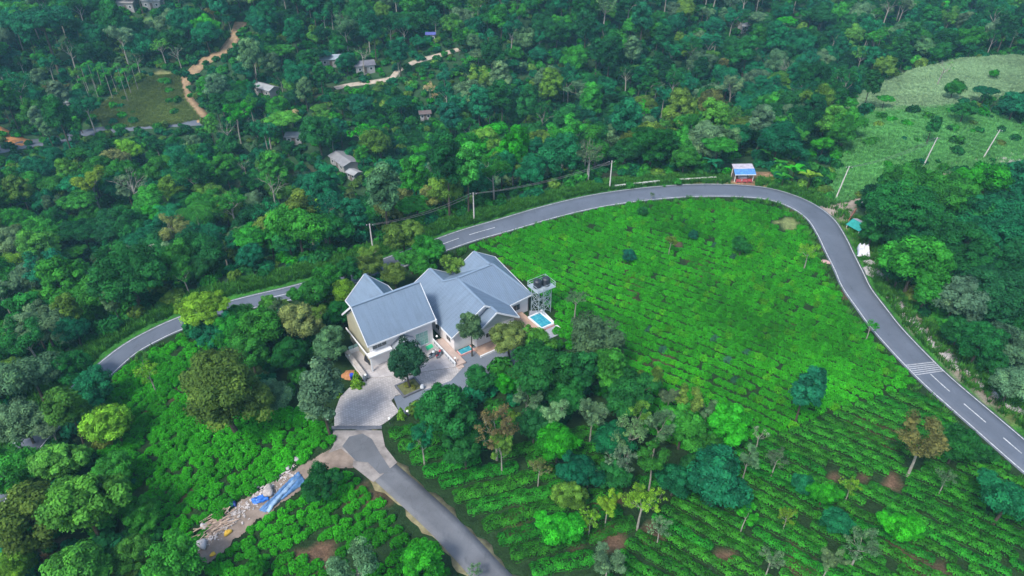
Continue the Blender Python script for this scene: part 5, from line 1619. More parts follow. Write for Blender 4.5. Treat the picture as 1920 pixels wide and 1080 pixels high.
for x, y in ((-1.8, -1.45), (0, -1.45), (1.8, -1.45), (1.8, 0), (1.8, 1.45), (0, 1.45), (-1.8, 1.45), (-1.8, 0)):
    MB().tube([(x, y, PZ), (x, y, PZ + 1.05)], 0.035, 6).build('rail_post', STEEL, tower)
lad = MB()
for s in (-0.2, 0.2):
    lad.tube([(s - 0.6, -1.55, 0), (s - 0.6, -1.55, PZ + 0.9)], 0.03, 5)
for k in range(15):
    lad.tube([(-0.8, -1.55, 0.3 + k * 0.35), (-0.4, -1.55, 0.3 + k * 0.35)], 0.02, 5)
lad.build('ladder', STEEL, tower)
for i, (x, y) in enumerate(((-0.75, 0.15), (0.8, -0.1))):
    tk = empty('water_tank', wpt(0, 0) * 0 + np.array([tb[0], tb[1], PZ + 0.1]) + E1 * x + E2 * y, HG, ('black plastic water tank on the tower, next to the house roof', 'black plastic water tank on the tower, next to the tea')[i], 'water tank', 'water tanks on the tower')
    MB().lathe([(0.70, 0), (0.70, 0.35), (0.66, 0.4), (0.70, 0.45), (0.70, 0.8), (0.66, 0.85), (0.70, 0.9), (0.70, 1.25), (0.55, 1.42), (0.25, 1.5)], n=20).build('body', BLACKP, tk, True)
    MB().lathe([(0.24, 1.5), (0.24, 1.6), (0.2, 1.63)], n=14).build('lid', BLACKP, tk)
pp = at(991, 595)
tag(MB().tube([(pp[0], pp[1], 0), (pp[0], pp[1], 4.2)], 0.06, 8).build('drain_pipe', mat('dark_pipe', (0.04, 0.03, 0.035), 0.6)), 'thin dark standing pipe beside the terrace corner', 'pipe')

# forecourt furniture
GLOBE = mat('lamp_globe', (0.7, 0.72, 0.68), 0.25, 0.03, 2.0, 0.5)
IRON = mat('black_iron', (0.02, 0.022, 0.025), 0.5, 0.2, 3.0)
def lamp(u, v, h, label, z=0.1):
    p = at(u, v, z)
    e = empty('garden_lamp', (p[0], p[1], z), 0, label, 'lamp', 'globe garden lamps round the forecourt')
    MB().lathe([(0.11, 0), (0.11, 0.06), (0.05, 0.1), (0.045, h - 0.05), (0.08, h)], n=10).build('post', IRON, e)
    MB().lathe([(0.06, h), (0.15, h + 0.06), (0.19, h + 0.17), (0.15, h + 0.29), (0.05, h + 0.34)], n=12).build('globe', GLOBE, e, True)
for u, v, h, lb in ((656, 676, 0.9, 'globe garden lamp on the patio parapet corner'), (688, 655, 0.7, 'globe garden lamp on the parapet under the tall roof'), (687, 714, 1.0, 'globe garden lamp at the patio step beside the yellow-green shrub'),
                    (820, 642, 1.1, 'globe garden lamp at the inner end of the walkway'), (854, 682, 1.0, 'globe garden lamp at the outer end of the walkway'), (731, 794, 0.8, 'globe garden lamp at the gateway near the tea'),
                    (765, 780, 0.8, 'globe garden lamp beside the small conifer'), (616, 795, 0.8, 'globe garden lamp at the gateway near the scrub')):
    lamp(u, v, h, lb)
# patio parapet
pw = local_thing('parapet_wall', -12.75, 2.6, 'low white parapet wall with glass rail round the patio corner', 'wall')
MB().box(-0.3, 0.2, -3.6, 3.3, -0.1, 0.95).build('side_wall', WHITE, pw)
MB().box(0.2, 2.0, 3.0, 3.3, -0.1, 0.95).build('back_wall', WHITE, pw)
MB().box(-0.36, 0.26, -3.66, 3.36, 0.951, 1.03).build('coping', CONC, pw)
MB().box(0.3, 2.0, 3.12, 3.16, 1.03, 1.6).build('glass_rail', GLASS_G, pw)
for k in range(3):
    MB().box(0.3 + k * 0.8, 0.36 + k * 0.8, 3.1, 3.2, 0.95, 1.7).build('rail_post', IRON, pw)
# covered motorcycle
cm = local_thing('covered_motorcycle', -10.5, 2.2, 'motorcycle under a black cover on the patio', 'motorcycle', R(-72), 0.22)
sec = []
for i, (x, w_, h) in enumerate(((-1.1, 0.18, 0.6), (-0.9, 0.34, 0.95), (-0.4, 0.40, 1.05), (0.0, 0.38, 1.1), (0.4, 0.52, 1.35), (0.62, 0.50, 1.4), (0.9, 0.30, 1.0), (1.15, 0.16, 0.6))):
    sec.append([(x + 0.02 * math.sin(i * 3 + k), w_ * math.cos(t) * (1.25 - 0.35 * math.sin(t)), h * math.sin(t)) for k, t in enumerate(np.linspace(0, math.pi, 11))])
Vs = [p for s in sec for p in s]
Fs = [(i * 11 + k, i * 11 + k + 1, (i + 1) * 11 + k + 1, (i + 1) * 11 + k) for i in range(7) for k in range(10)] + [tuple(range(11))[::-1], tuple(77 + k for k in range(11))]
MB().add(Vs, Fs).build('cover', mat('black_cover', (0.018, 0.019, 0.024), 0.7, 0.3, 4.0), cm, True)
for x in (-0.75, 0.85):
    MB().tube([(x + 0.3 * math.cos(t), 0, 0.3 + 0.3 * math.sin(t)) for t in np.linspace(0, 2 * math.pi, 17)], 0.05, 6, False).build('wheel', BLACKP, cm)
# two motorcycles by the walkway
def motorbike(a, b, rz, c, label):
    e = local_thing('motorcycle', a, b, label, 'motorcycle', rz, 0.22, 'motorcycles parked by the walkway')
    body = mat('bike_' + label.split()[0], c, 0.35, 0.1, 2.0, 0.5)
    for x in (-0.62, 0.66):
        wh = MB().tube([(x + 0.29 * math.cos(t), 0, 0.31 + 0.29 * math.sin(t)) for t in np.linspace(0, 2 * math.pi, 19)], 0.05, 6, False).build('wheel', BLACKP, e)
        MB().tube([(x, -0.06, 0.31), (x, 0.06, 0.31)], 0.2, 12).build('rim', STEEL, wh)
    MB().tube([(0.28, 0, 0.92), (0.12, 0, 0.95), (-0.12, 0, 0.86)], [0.13, 0.19, 0.13], 8).build('fuel_tank', body, e, True)
    MB().box(-0.78, -0.1, -0.13, 0.13, 0.78, 0.88).build('seat', BLACKP, e)
    MB().box(-0.25, 0.2, -0.15, 0.15, 0.32, 0.68).build('engine', STEEL, e)
    MB().tube([(-0.62, 0, 0.31), (-0.2, 0, 0.6), (0.35, 0, 0.85)], 0.05, 6).build('frame', IRON, e)
    MB().tube([(0.66, 0, 0.31), (0.42, 0, 1.02)], 0.045, 6).build('fork', STEEL, e)
    MB().tube([(0.32, -0.38, 1.1), (0.42, 0, 1.02), (0.32, 0.38, 1.1)], 0.03, 6).build('handlebar', IRON, e)
    MB().lathe([(0.03, -0.05), (0.1, 0.0), (0.1, 0.05)], (0.52, 0, 0.95), 10).build('headlight', GLOBE, e)
    MB().box(-0.98, -0.45, -0.09, 0.09, 0.62, 0.68).build('mudguard', body, e)
    MB().tube([(-0.1, -0.16, 0.35), (-0.85, -0.18, 0.42)], 0.05, 6).build('exhaust', STEEL, e)
motorbike(-1.9, -2.3, R(15), (0.6, 0.62, 0.64), 'white motorcycle parked at the patio foot')
motorbike(-0.95, -2.7, R(28), (0.42, 0.02, 0.04), 'red motorcycle parked close to the walkway')
mt = [wpt(a, b, 0.235) for a, b in ((-2.0, -0.5), (-0.7, -0.3), (-0.6, 0.6), (-1.8, 0.5))]
tag(MB().slab(mt, 0.012).build('doormat', mat('green_mat', (0.03, 0.36, 0.17), 0.9, 0.2, 4.0)), 'bright green mat below the big green window', 'mat')
# planter with tree
pc = at(768, 728)
pln = empty('planter_box', (pc[0], pc[1], 0.08), HG, 'square dark stone planter bed in the forecourt', 'planter')
MB().box(-1.7, 1.7, -1.5, -1.25, 0, 0.3).box(-1.7, 1.7, 1.25, 1.5, 0, 0.3).box(-1.7, -1.45, -1.25, 1.25, 0, 0.3).box(1.45, 1.7, -1.25, 1.25, 0, 0.3).build('kerb', mat('dark_kerb', (0.10, 0.105, 0.12)), pln)
MB().box(-1.45, 1.45, -1.25, 1.25, 0, 0.18).build('soil', mat('planter_soil', (0.10, 0.11, 0.04), 0.95, 0.4, 3.0), pln)
for dx, dy, s in ((-0.5, 0.2, 0.8), (0.6, -0.2, 0.7), (0.1, 0.5, 0.6)):
    q = np.array([pc[0] + dx, pc[1] + dy, 0.2])
    o = link('shrub', SHRUB[1], loc=tuple(q))
    o.scale = (s * 0.55,) * 3
    o['tint'] = [0.14, 0.16, 0.03]
    tag(o, 'small yellowish shrub in the square planter bed', 'shrub', 'shrubs in the planter bed')
crn, trk, rr, zc = SPEC['round'][1]
e = empty('broadleaf_tree', (pc[0], pc[1], 0.2), 0.4, 'round dark tree growing from the square planter before the house', 'tree')
dpt = pc[1] * CS + (CAM_H - 4.5) * SN
s_ = 36 * dpt / FPX / rr
e.scale = (s_ * 0.88, s_ * 0.88, s_ * 1.3)
c_ = link('crown', crn, e)
c_['tint'] = [0.018, 0.075, 0.034]
link('trunk', trk, e)
# conifers and garden shrubs by the forecourt
def conifer(u, v, h, w_, tint, label):
    p = at_dome(u, v)
    r = np.random.default_rng(int(u))
    n = 1400
    z = h * (1 - np.sqrt(r.random(n)))
    a = r.uniform(0, 6.28, n)
    rad = w_ * (1 - z / h) ** 0.8 * (0.8 + 0.25 * np.sin(a * 5 + z * 4)) * r.uniform(0.7, 1.05, n)
    P_ = np.column_stack([rad * np.cos(a), rad * np.sin(a), z + 0.15])
    Nn = np.column_stack([np.cos(a), np.sin(a), np.full(n, 0.6)]) + r.normal(size=(n, 3)) * 0.4
    Nn /= np.linalg.norm(Nn, axis=1)[:, None]
    V, F = leaf_quads(P_, Nn, np.full(n, 0.16), r)
    e = empty('conifer', (p[0], p[1], 0), 0, label, 'tree')
    c = link('crown', np_mesh('crown', V, F, LEAF, r.random(n)), e)
    c['tint'] = list(tint)
    MB().tube([(0, 0, -0.2), (0, 0, h * 0.8)], [0.09, 0.02], 6).build('trunk', BARK, e)
conifer(671, 724, 3.0, 1.15, (0.12, 0.27, 0.02), 'yellow-green conical shrub at the forecourt corner')
conifer(753, 784, 2.0, 0.7, (0.09, 0.23, 0.02), 'small yellow-green conifer at the gateway edge')
conifer(632, 742, 2.4, 0.8, (0.10, 0.22, 0.02), 'yellow-green conifer beside the grey-green tree outside the wall')
bp = at(657, 703)
kb = empty('brown_heap', (bp[0], bp[1], 0), 0, 'heap of brown earth outside the parapet wall', 'heap')
r = np.random.default_rng(3)
vs = []
for i in range(7):
    for k in range(12):
        q = 1.5 * i / 6
        vs.append((q * math.cos(k * 0.5236) * (1 + 0.2 * math.sin(k * 2.1)), q * 0.8 * math.sin(k * 0.5236), 0.7 * (1 - (i / 6) ** 1.5) + r.normal(0, 0.04) - 0.05))
MB().add(vs, [(i * 12 + k, i * 12 + (k + 1) % 12, (i + 1) * 12 + (k + 1) % 12, (i + 1) * 12 + k)[::-1] for i in range(6) for k in range(12)]).build('mound', mat('brown_earth', (0.30, 0.14, 0.06), 0.95, 0.35, 2.0), kb, True)
dp = at(658, 706)
dk = empty('plastic_drum', (dp[0] + 0.3, dp[1] - 0.5, 0), 0, 'blue plastic drum outside the parapet wall', 'drum')
MB().lathe([(0.28, 0), (0.31, 0.1), (0.29, 0.3), (0.31, 0.32), (0.29, 0.6), (0.31, 0.62), (0.28, 0.9)], n=16).build('body', mat('blue_plastic', (0.02, 0.06, 0.42), 0.4), dk, True)
MB().lathe([(0.29, 0.9), (0.29, 0.95), (0.1, 0.97)], n=16).build('lid', mat('blue_plastic', (0.02, 0.06, 0.42)), dk)
jp = at_dome(792, 730)
jr = empty('water_jar', (jp[0], jp[1], 0.08), 0, 'pale garden jar at the edge of the planter bed', 'jar')
MB().lathe([(0.15, 0), (0.3, 0.2), (0.34, 0.45), (0.2, 0.7), (0.16, 0.75)], n=16).build('body', mat('pale_jar', (0.5, 0.52, 0.54), 0.6), jr, True)
MB().lathe([(0.2, 0.75), (0.2, 0.8), (0.14, 0.81)], n=16).build('rim', mat('pale_jar', (0.5, 0.52, 0.54)), jr)

# ------------------------------------------------------------------ rubbish track
TARP = mat('blue_tarpaulin', (0.07, 0.16, 0.31), 0.6, 0.35, 1.5, 0.4)
def cloth(name, px, nu, nv, amp, m_, label, cat, z=0.3, seed=0):
    """A crumpled sheet lying on the ground between four pixel corners."""
    r = np.random.default_rng(seed)
    c = [at_dome(u, v) for u, v in px]
    V = []
    ph = r.uniform(0, 6.28, 8)
    for i in range(nu):
        for j in range(nv):
            s, t = i / (nu - 1), j / (nv - 1)
            p = (c[0] * (1 - s) + c[1] * s) * (1 - t) + (c[3] * (1 - s) + c[2] * s) * t
            edge = min(s, 1 - s, t, 1 - t) * 6
            h = z * min(1, edge + 0.15) + amp * (math.sin(t * 17 + 2 * math.sin(s * 5 + ph[0]) + ph[1]) * 0.6 + math.sin(s * 11 + t * 6 + ph[2]) * 0.35 + r.normal(0, 0.12))
            V.append((p[0] + r.normal(0, 0.05), p[1] + r.normal(0, 0.05), float(zt(p[0], p[1])) + 0.1 + max(0.02, h)))
    F = [(i * nv + j, (i + 1) * nv + j, (i + 1) * nv + j + 1, i * nv + j + 1) for i in range(nu - 1) for j in range(nv - 1)]
    mb = MB().add(V, F)
    o = mb.build(name, m_, None, True)
    so = o.modifiers.new('thickness', 'SOLIDIFY')
    so.thickness = 0.02
    return tag(o, label, cat)
cloth('tarpaulin', [(486, 958), (560, 885), (574, 905), (498, 962)], 34, 16, 0.16, TARP, 'long crumpled blue tarpaulin on the dirt track', 'tarpaulin', 0.25, 1)
cloth('tarpaulin', [(470, 938), (500, 926), (506, 938), (478, 948)], 14, 10, 0.16, mat('dark_blue_tarpaulin', (0.02, 0.12, 0.42), 0.5, 0.4, 2.0), 'small dark blue crumpled sheet on the dirt track', 'tarpaulin', 0.25, 2)
cloth('tarpaulin', [(424, 942), (440, 936), (444, 950), (428, 954)], 12, 10, 0.16, mat('navy_sheet', (0.02, 0.05, 0.22), 0.6, 0.4, 2.0), 'navy blue bundle at the edge of the bright slope', 'tarpaulin', 0.4, 3)
cloth('plastic_sheet', [(500, 960), (556, 896), (560, 902), (506, 962)], 24, 6, 0.12, mat('clear_sheet', (0.20, 0.30, 0.42), 0.45, 0.25, 3.0), 'pale plastic strip lying across the blue tarpaulin', 'plastic sheet', 0.5, 7)
WHITE_SACK = mat('white_sack', (0.34, 0.33, 0.33), 0.8, 0.2, 3.0)
def sack(u, v, s, m_, label, seed):
    r = np.random.default_rng(seed)
    p = at_dome(u, v)
    vs, n, m = [], 14, 8
    for i in range(m):
        th = math.pi * i / (m - 1)
        for k in range(n):
            a = 2 * math.pi * k / n
            rr_ = s * (1 + 0.18 * math.sin(3 * a + seed) + r.normal(0, 0.06))
            vs.append((rr_ * math.sin(th) ** 0.6 * math.cos(a), rr_ * 0.7 * math.sin(th) ** 0.6 * math.sin(a), s * 0.45 * math.cos(th) + s * 0.4 + r.normal(0, 0.03)))
    fs = [(i * n + k, (i + 1) * n + k, (i + 1) * n + (k + 1) % n, i * n + (k + 1) % n) for i in range(m - 1) for k in range(n)]
    o = MB().add(vs, fs).build('sack', m_, None, True)
    o.location = (p[0], p[1], float(zt(p[0], p[1])) + 0.08)
    o.rotation_euler = (0, 0, r.uniform(0, 6))
    tag(o, label, 'sack')
YELLOW = mat('yellow_sack', (0.55, 0.34, 0.04), 0.8, 0.25, 3.0)
sack(557, 863, 0.5, WHITE_SACK, 'white sack at the top end of the dirt track beside the tea', 1)
sack(540, 880, 0.35, WHITE_SACK, 'small white bundle halfway down the track edge', 2)
sack(481, 914, 0.4, WHITE_SACK, 'pale bundle in the scrub beside the dirt track', 3)
sack(384, 990, 0.55, WHITE_SACK, 'white sack at the lower end of the wood pile', 4)
sack(380, 1024, 0.75, WHITE_SACK, 'large white sack at the bottom end of the track', 5)
sack(428, 1001, 0.5, YELLOW, 'orange-yellow sack beside the wood pile', 6)
sack(400, 1041, 0.35, YELLOW, 'yellow bundle at the bottom of the track', 7)
sack(504, 925, 0.9, mat('rubble_sheet', (0.30, 0.27, 0.25), 0.9, 0.4, 3.0), 'cream rubble heap between the tarpaulins', 8)
r = np.random.default_rng(77)
mbw = MB()
for k in range(90):
    u, v = 405 + r.normal(0, 14), 985 - 0.0 + r.normal(0, 9)
    v += -(u - 405) * 0.6
    p = at_dome(u, v)
    a = R(40) + r.normal(0, 0.35)
    ln = r.uniform(0.6, 2.4)
    d = np.array([math.cos(a), math.sin(a), r.normal(0, 0.08)]) * ln / 2
    z = float(zt(p[0], p[1])) + 0.15 + r.uniform(0, 0.45)
    c = np.array([p[0], p[1], z])
    mbw.beam(c - d, c + d, r.uniform(0.05, 0.14), r.uniform(0.03, 0.07))
o = mbw.build('wood_pile', mat('scrap_wood', (0.32, 0.24, 0.18), 0.9, 0.5, 1.5))
tag(o, 'untidy pile of broken planks on the dirt track', 'wood pile', kind='stuff')
mbd = MB()
for k in range(420):
    t = r.random()
    u, v = 378 + 170 * t + r.normal(0, 8), 1022 - 142 * t + r.normal(0, 6)
    p = at_dome(u, v)
    z = float(zt(p[0], p[1])) + 0.1
    w_ = r.uniform(0.05, 0.22)
    a = r.uniform(0, 6)
    c = np.array([p[0], p[1], z + w_ * 0.3])
    mbd.beam(c - np.array([math.cos(a), math.sin(a), r.normal(0, 0.3)]) * w_, c + np.array([math.cos(a), math.sin(a), r.normal(0, 0.3)]) * w_, w_ * r.uniform(0.5, 1.2), w_ * 0.4)
tag(mbd.build('debris', mat('rubble', (0.36, 0.33, 0.31), 0.9, 0.6, 0.9)), 'scattered pale rubble and scraps on the dirt track', 'debris', kind='stuff')

# ------------------------------------------------------------------ roadside things
CPOLE = mat('concrete_pole', (0.38, 0.37, 0.34), 0.85, 0.15, 2.0)
poles = {}
def pole(key, u, v, h, label, lean=(0, 0), arm=True):
    p = hit(u, v)
    e = empty('utility_pole', p, 0, label, 'utility pole', 'concrete utility poles along the road')
    top = np.array([lean[0], lean[1], h])
    MB().tube([(0, 0, -0.5), top * 0.5, top], [0.17, 0.14, 0.1], 8).build('shaft', CPOLE, e)
    if arm:
        MB().beam(top + (-0.7, 0, -0.35), top + (0.7, 0, -0.35), 0.08, 0.08).build('cross_arm', IRON, e)
        for s in (-0.6, 0, 0.6):
            MB().lathe([(0.04, 0), (0.06, 0.05), (0.04, 0.14)], tuple(top + (s, 0, -0.31)), 8).build('insulator', WHITE, e)
    poles[key] = p + top + np.array([0, 0, -0.2])
pole('a', 1143, 352, 6.6, 'concrete pole beside the end of the white roadside wall')
pole('b', 889, 413, 6.4, 'concrete pole on the verge behind the house')
pole('c', 700, 472, 6.2, 'concrete pole among trees behind the tall house gable')
pole('d', 1103, 338, 5.2, 'short pole half hidden in trees behind the roadside wall', arm=False)
pole('e', 1566, 374, 8.0, 'leaning concrete pole at the mouth of the side road', (0.9, 0))
pole('f', 1730, 313, 7.6, 'leaning concrete pole in the green meadow', (0.9, 0))
pole('g', 1842, 298, 7.8, 'leaning concrete pole at the stony clearing', (1.3, 0))
pole('h', 1612, 388, 4.0, 'thin short post under the dark tree at the side road', (0.6, 0), False)
def wire(k0, k1, off, label):
    a, b = poles[k0] + np.array([off, 0, 0]), poles[k1] + np.array([off, 0, 0])
    pts = [a + (b - a) * t - np.array([0, 0, 1.1 * 4 * t * (1 - t)]) for t in np.linspace(0, 1, 14)]
    tag(MB().tube(pts, 0.035, 5).build('power_line', mat('cable', (0.10, 0.10, 0.10), 0.6)), label, 'wire', 'power lines behind the road')
for k0, k1, nm in (('a', 'b', 'between the verge pole and the wall-end pole'), ('b', 'c', 'between the verge pole and the pole among trees'), ('a', 'd', 'to the short pole behind the roadside wall'), ('e', 'f', 'over the green meadow')):
    for off in (-0.6, 0.6):
        wire(k0, k1, off, 'thin dark power line ' + nm)
# white roadside wall
for u0, v0, u1, v1, lb in ((1152, 352, 1236, 343, 'long low white wall on the outer road edge'), (1262, 341, 1343, 336, 'low white wall beside the shelter forecourt')):
    p, q = hit(u0, v0), hit(u1, v1)
    e = empty('roadside_wall', p, 0, lb, 'wall')
    d = q - p
    MB().beam((0, 0, 0.15), d + (0, 0, 0.15), 0.35, 0.8).build('body', mat('weathered_white', (0.36, 0.37, 0.34), 0.9, 0.25, 0.9), e)
    MB().beam((0, 0, 0.59), d + (0, 0, 0.59), 0.45, 0.08).build('coping', mat('weathered_white', (0.55, 0.56, 0.52)), e)
# shelter
sl, sr = hit(1376, 341), hit(1411, 341)
wd_ = np.linalg.norm(sr - sl)
sh = empty('roadside_stall', (sl + sr) / 2, math.atan2(*(sr - sl)[:2][::-1]), 'small roadside stall roofed in grey and blue sheet with red benches', 'stall')
hw = wd_ / 2
POST = mat('pale_post', (0.5, 0.47, 0.42), 0.8)
for x in (-hw + 0.1, hw - 0.1):
    for y in (0.0, 2.4):
        MB().box(x - 0.08, x + 0.08, y - 0.08, y + 0.08, -0.2, 2.3 + 0.25 * y).build('post', POST, sh)
MB().slab([(-hw - 0.2, 0.9, 2.75), (hw + 0.2, 0.9, 2.75), (hw + 0.2, 2.9, 3.2), (-hw - 0.2, 2.9, 3.2)], 0.06).build('roof_sheet', mat('grey_roof_sheet', (0.30, 0.28, 0.32), 0.7, 0.3, 1.5), sh)
BLUE_T = mat('bright_blue_tarp', (0.06, 0.17, 0.38), 0.5, 0.35, 1.8)
MB().slab([(-hw - 0.25, -0.55, 2.1), (hw + 0.25, -0.55, 2.05), (hw + 0.22, 1.0, 2.83), (-hw - 0.22, 1.0, 2.83)], 0.03).build('awning', BLUE_T, sh)
MB().beam((-hw - 0.25, -0.56, 2.05), (hw + 0.25, -0.56, 2.0), 0.06, 0.12).build('awning_edge', WHITE, sh)
MB().box(-hw + 0.1, hw - 0.1, 2.35, 2.42, 0, 2.3).build('back_wall', mat('stall_wood', (0.10, 0.08, 0.07), 0.9), sh)
MB().box(-hw + 0.1, -hw + 0.17, 0.1, 2.35, 0, 1.2).build('side_panel', mat('stall_wood', (0.10, 0.08, 0.07)), sh)
MB().box(-0.9, 1.0, 0.5, 1.3, 0.0, 1.0).build('counter', mat('pale_counter', (0.45, 0.42, 0.46), 0.7), sh)
RED = mat('red_paint', (0.32, 0.05, 0.06), 0.6, 0.25, 2.0)
for x0, x1 in ((-hw + 0.3, -0.7), (-0.4, 0.6), (0.75, hw - 0.35)):
    bn = empty('bench', (sl + sr) / 2, math.atan2(*(sr - sl)[:2][::-1]), 'red bench in front of the roadside stall', 'bench', 'red benches at the roadside stall')
    MB().box(x0, x1, -0.75, -0.35, 0.42, 0.48).build('seat', RED, bn)
    MB().box(x0, x1, -0.33, -0.28, 0.5, 0.9).build('backrest', RED, bn)
    for x in (x0 + 0.08, x1 - 0.08):
        MB().box(x - 0.03, x + 0.03, -0.72, -0.3, 0, 0.42).build('leg', RED, bn)
# teal tarp shed
c0 = hit(1606, 432)
ts = empty('tarp_shed', c0, R(-62), 'small shed under a teal tarpaulin and grey sheet beside the bend', 'shed')
TEALT = mat('teal_tarp', (0.015, 0.20, 0.175), 0.5, 0.3, 1.5)
MB().slab([(-1.7, -1.5, 1.0), (1.6, -1.5, 0.95), (1.5, 0.1, 1.95), (-1.6, 0.1, 1.95)], 0.04).build('tarp', TEALT, ts)
MB().slab([(-1.65, 0.1, 2.0), (1.55, 0.1, 2.0), (1.6, 1.7, 1.5), (-1.7, 1.7, 1.5)], 0.05).build('roof_sheet', mat('grey_roof_sheet', (0.30, 0.28, 0.32)), ts)
for x, y, h in ((-1.5, -1.3, 1.0), (1.4, -1.3, 1.0), (1.4, 1.5, 1.5), (-1.5, 1.5, 1.5)):
    MB().box(x - 0.06, x + 0.06, y - 0.06, y + 0.06, -0.6, h).build('post', POST, ts)
rp_, rq_ = hit(1589, 420), hit(1603, 398)
rr_ = empty('bamboo_rail', rp_, 0, 'reddish wooden rail leaning beside the teal shed', 'rail')
MB().tube([(0, 0, 0.9), rq_ - rp_ + (0, 0, 1.0)], 0.07, 6).build('rail', mat('red_wood', (0.30, 0.09, 0.06), 0.8), rr_)
for t in (0.05, 0.5, 0.95):
    MB().tube([(rq_ - rp_) * t + (0, 0, -0.2), (rq_ - rp_) * t + (0, 0, 1.0)], 0.06, 6).build('post', mat('red_wood', (0.30, 0.09, 0.06)), rr_)
cloth('tarpaulin', [(1607, 482), (1606, 464), (1628, 462), (1631, 484)], 18, 14, 0.35, mat('white_tarp', (0.5, 0.5, 0.53), 0.7, 0.25, 2.5), 'white tarpaulin over a heap at the outer road edge', 'tarpaulin', 0.9, 5)
# rock slabs on the outer shoulder
ROCK = mat('grey_rock', (0.27, 0.255, 0.24), 0.95, 0.35, 0.9, 0.15)
def rock(u, v, sx, sy, sz, label, seed, group=None, m_=None):
    r = np.random.default_rng(seed)
    p = hit(u, v)
    vs, n, m = [], 12, 7
    for i in range(m):
        th = math.pi * i / (m - 1)
        for k in range(n):
            a = 2 * math.pi * k / n
            j = 1 + 0.16 * math.sin(2 * a + seed) + 0.1 * math.sin(5 * a + 2 * th + seed) + r.normal(0, 0.05)
            vs.append((sx * j * math.sin(th) ** 0.8 * math.cos(a), sy * j * math.sin(th) ** 0.8 * math.sin(a), sz * math.cos(th)))
    fs = [(i * n + k, (i + 1) * n + k, (i + 1) * n + (k + 1) % n, i * n + (k + 1) % n) for i in range(m - 1) for k in range(n)]
    o = MB().add(vs, fs).build('rock', m_ or ROCK, None, False)
    o.location = (p[0], p[1], p[2] + sz * 0.25)
    o.rotation_euler = (0, 0, r.uniform(0, 6))
    tag(o, label, 'rock', group)
rock(1637, 512, 1.4, 2.6, 0.35, 'flat grey rock slab below the white tarpaulin', 1)
rock(1630, 494, 0.9, 1.2, 0.4, 'grey rock right below the white tarpaulin', 2)
rock(1548, 492, 0.5, 0.9, 0.35, 'reddish stones on the inner road edge', 9, None, mat('red_stone', (0.34, 0.22, 0.2), 0.95, 0.3, 2.0))
r = np.random.default_rng(5)
for k in range(22):
    t = k / 21
    u, v = 1778 + 150 * t + r.normal(0, 5), 672 + 118 * t + r.normal(0, 5) - 6
    if k < 6:
        u, v = 1775 + r.uniform(0, 35), 668 + r.uniform(0, 22)
    s = r.uniform(0.3, 0.75)
    rock(u, v, s, s * 0.8, s * 0.5, 'grey boulder along the outer shoulder of the straight road', 20 + k, 'boulders along the outer shoulder')
for k in range(14):
    s = r.uniform(0.4, 1.2)
    rock(1868 + r.uniform(0, 50), 288 + r.uniform(0, 22), s, s * 0.9, s * 0.35, 'grey boulder in the stony clearing beside the meadow', 60 + k, 'boulders in the stony clearing')
sheet_pts = [hit(u, v) for u, v in ((1860, 300), (1895, 286), (1930, 285), (1930, 312), (1890, 312))]
tag(MB().slab([p + np.array([0, 0, 0.25]) for p in sheet_pts], 0.5).build('stony_clearing', mat('stony_ground', (0.30, 0.29, 0.28), 0.95, 0.3, 0.7)), 'bare stony clearing at the top of the side road', 'ground', kind='structure')
SIDE_PX = [(1545, 398), (1578, 382), (1605, 372), (1650, 352), (1720, 332), (1800, 312), (1870, 302)]
P_ = spline([(*hit(u, v)[:2], 2.0) for u, v in SIDE_PX], 1.5)
V, F = ribbon(P_, 0.07, cuts=3, th=0.4)
tag(link('side_road', np_mesh('side_road', V, F, mat('side_road_gravel', (0.24, 0.20, 0.165), 0.95, 0.3, 0.8))), 'unpaved side road leaving the bend', 'road', kind='structure')
P_ = spline([(*hit(u, v)[:2], 1.1) for u, v in ((1668, 552), (1700, 590), (1735, 630), (1765, 655), (1800, 685))], 1.2)
V, F = ribbon(P_, 0.07, cuts=2, th=0.4)
tag(link('footway', np_mesh('footway', V, F, mat('footway_gravel', (0.27, 0.255, 0.25), 0.95, 0.25, 0.8))), 'grey gravel footway outside the straight road', 'path', kind='structure')

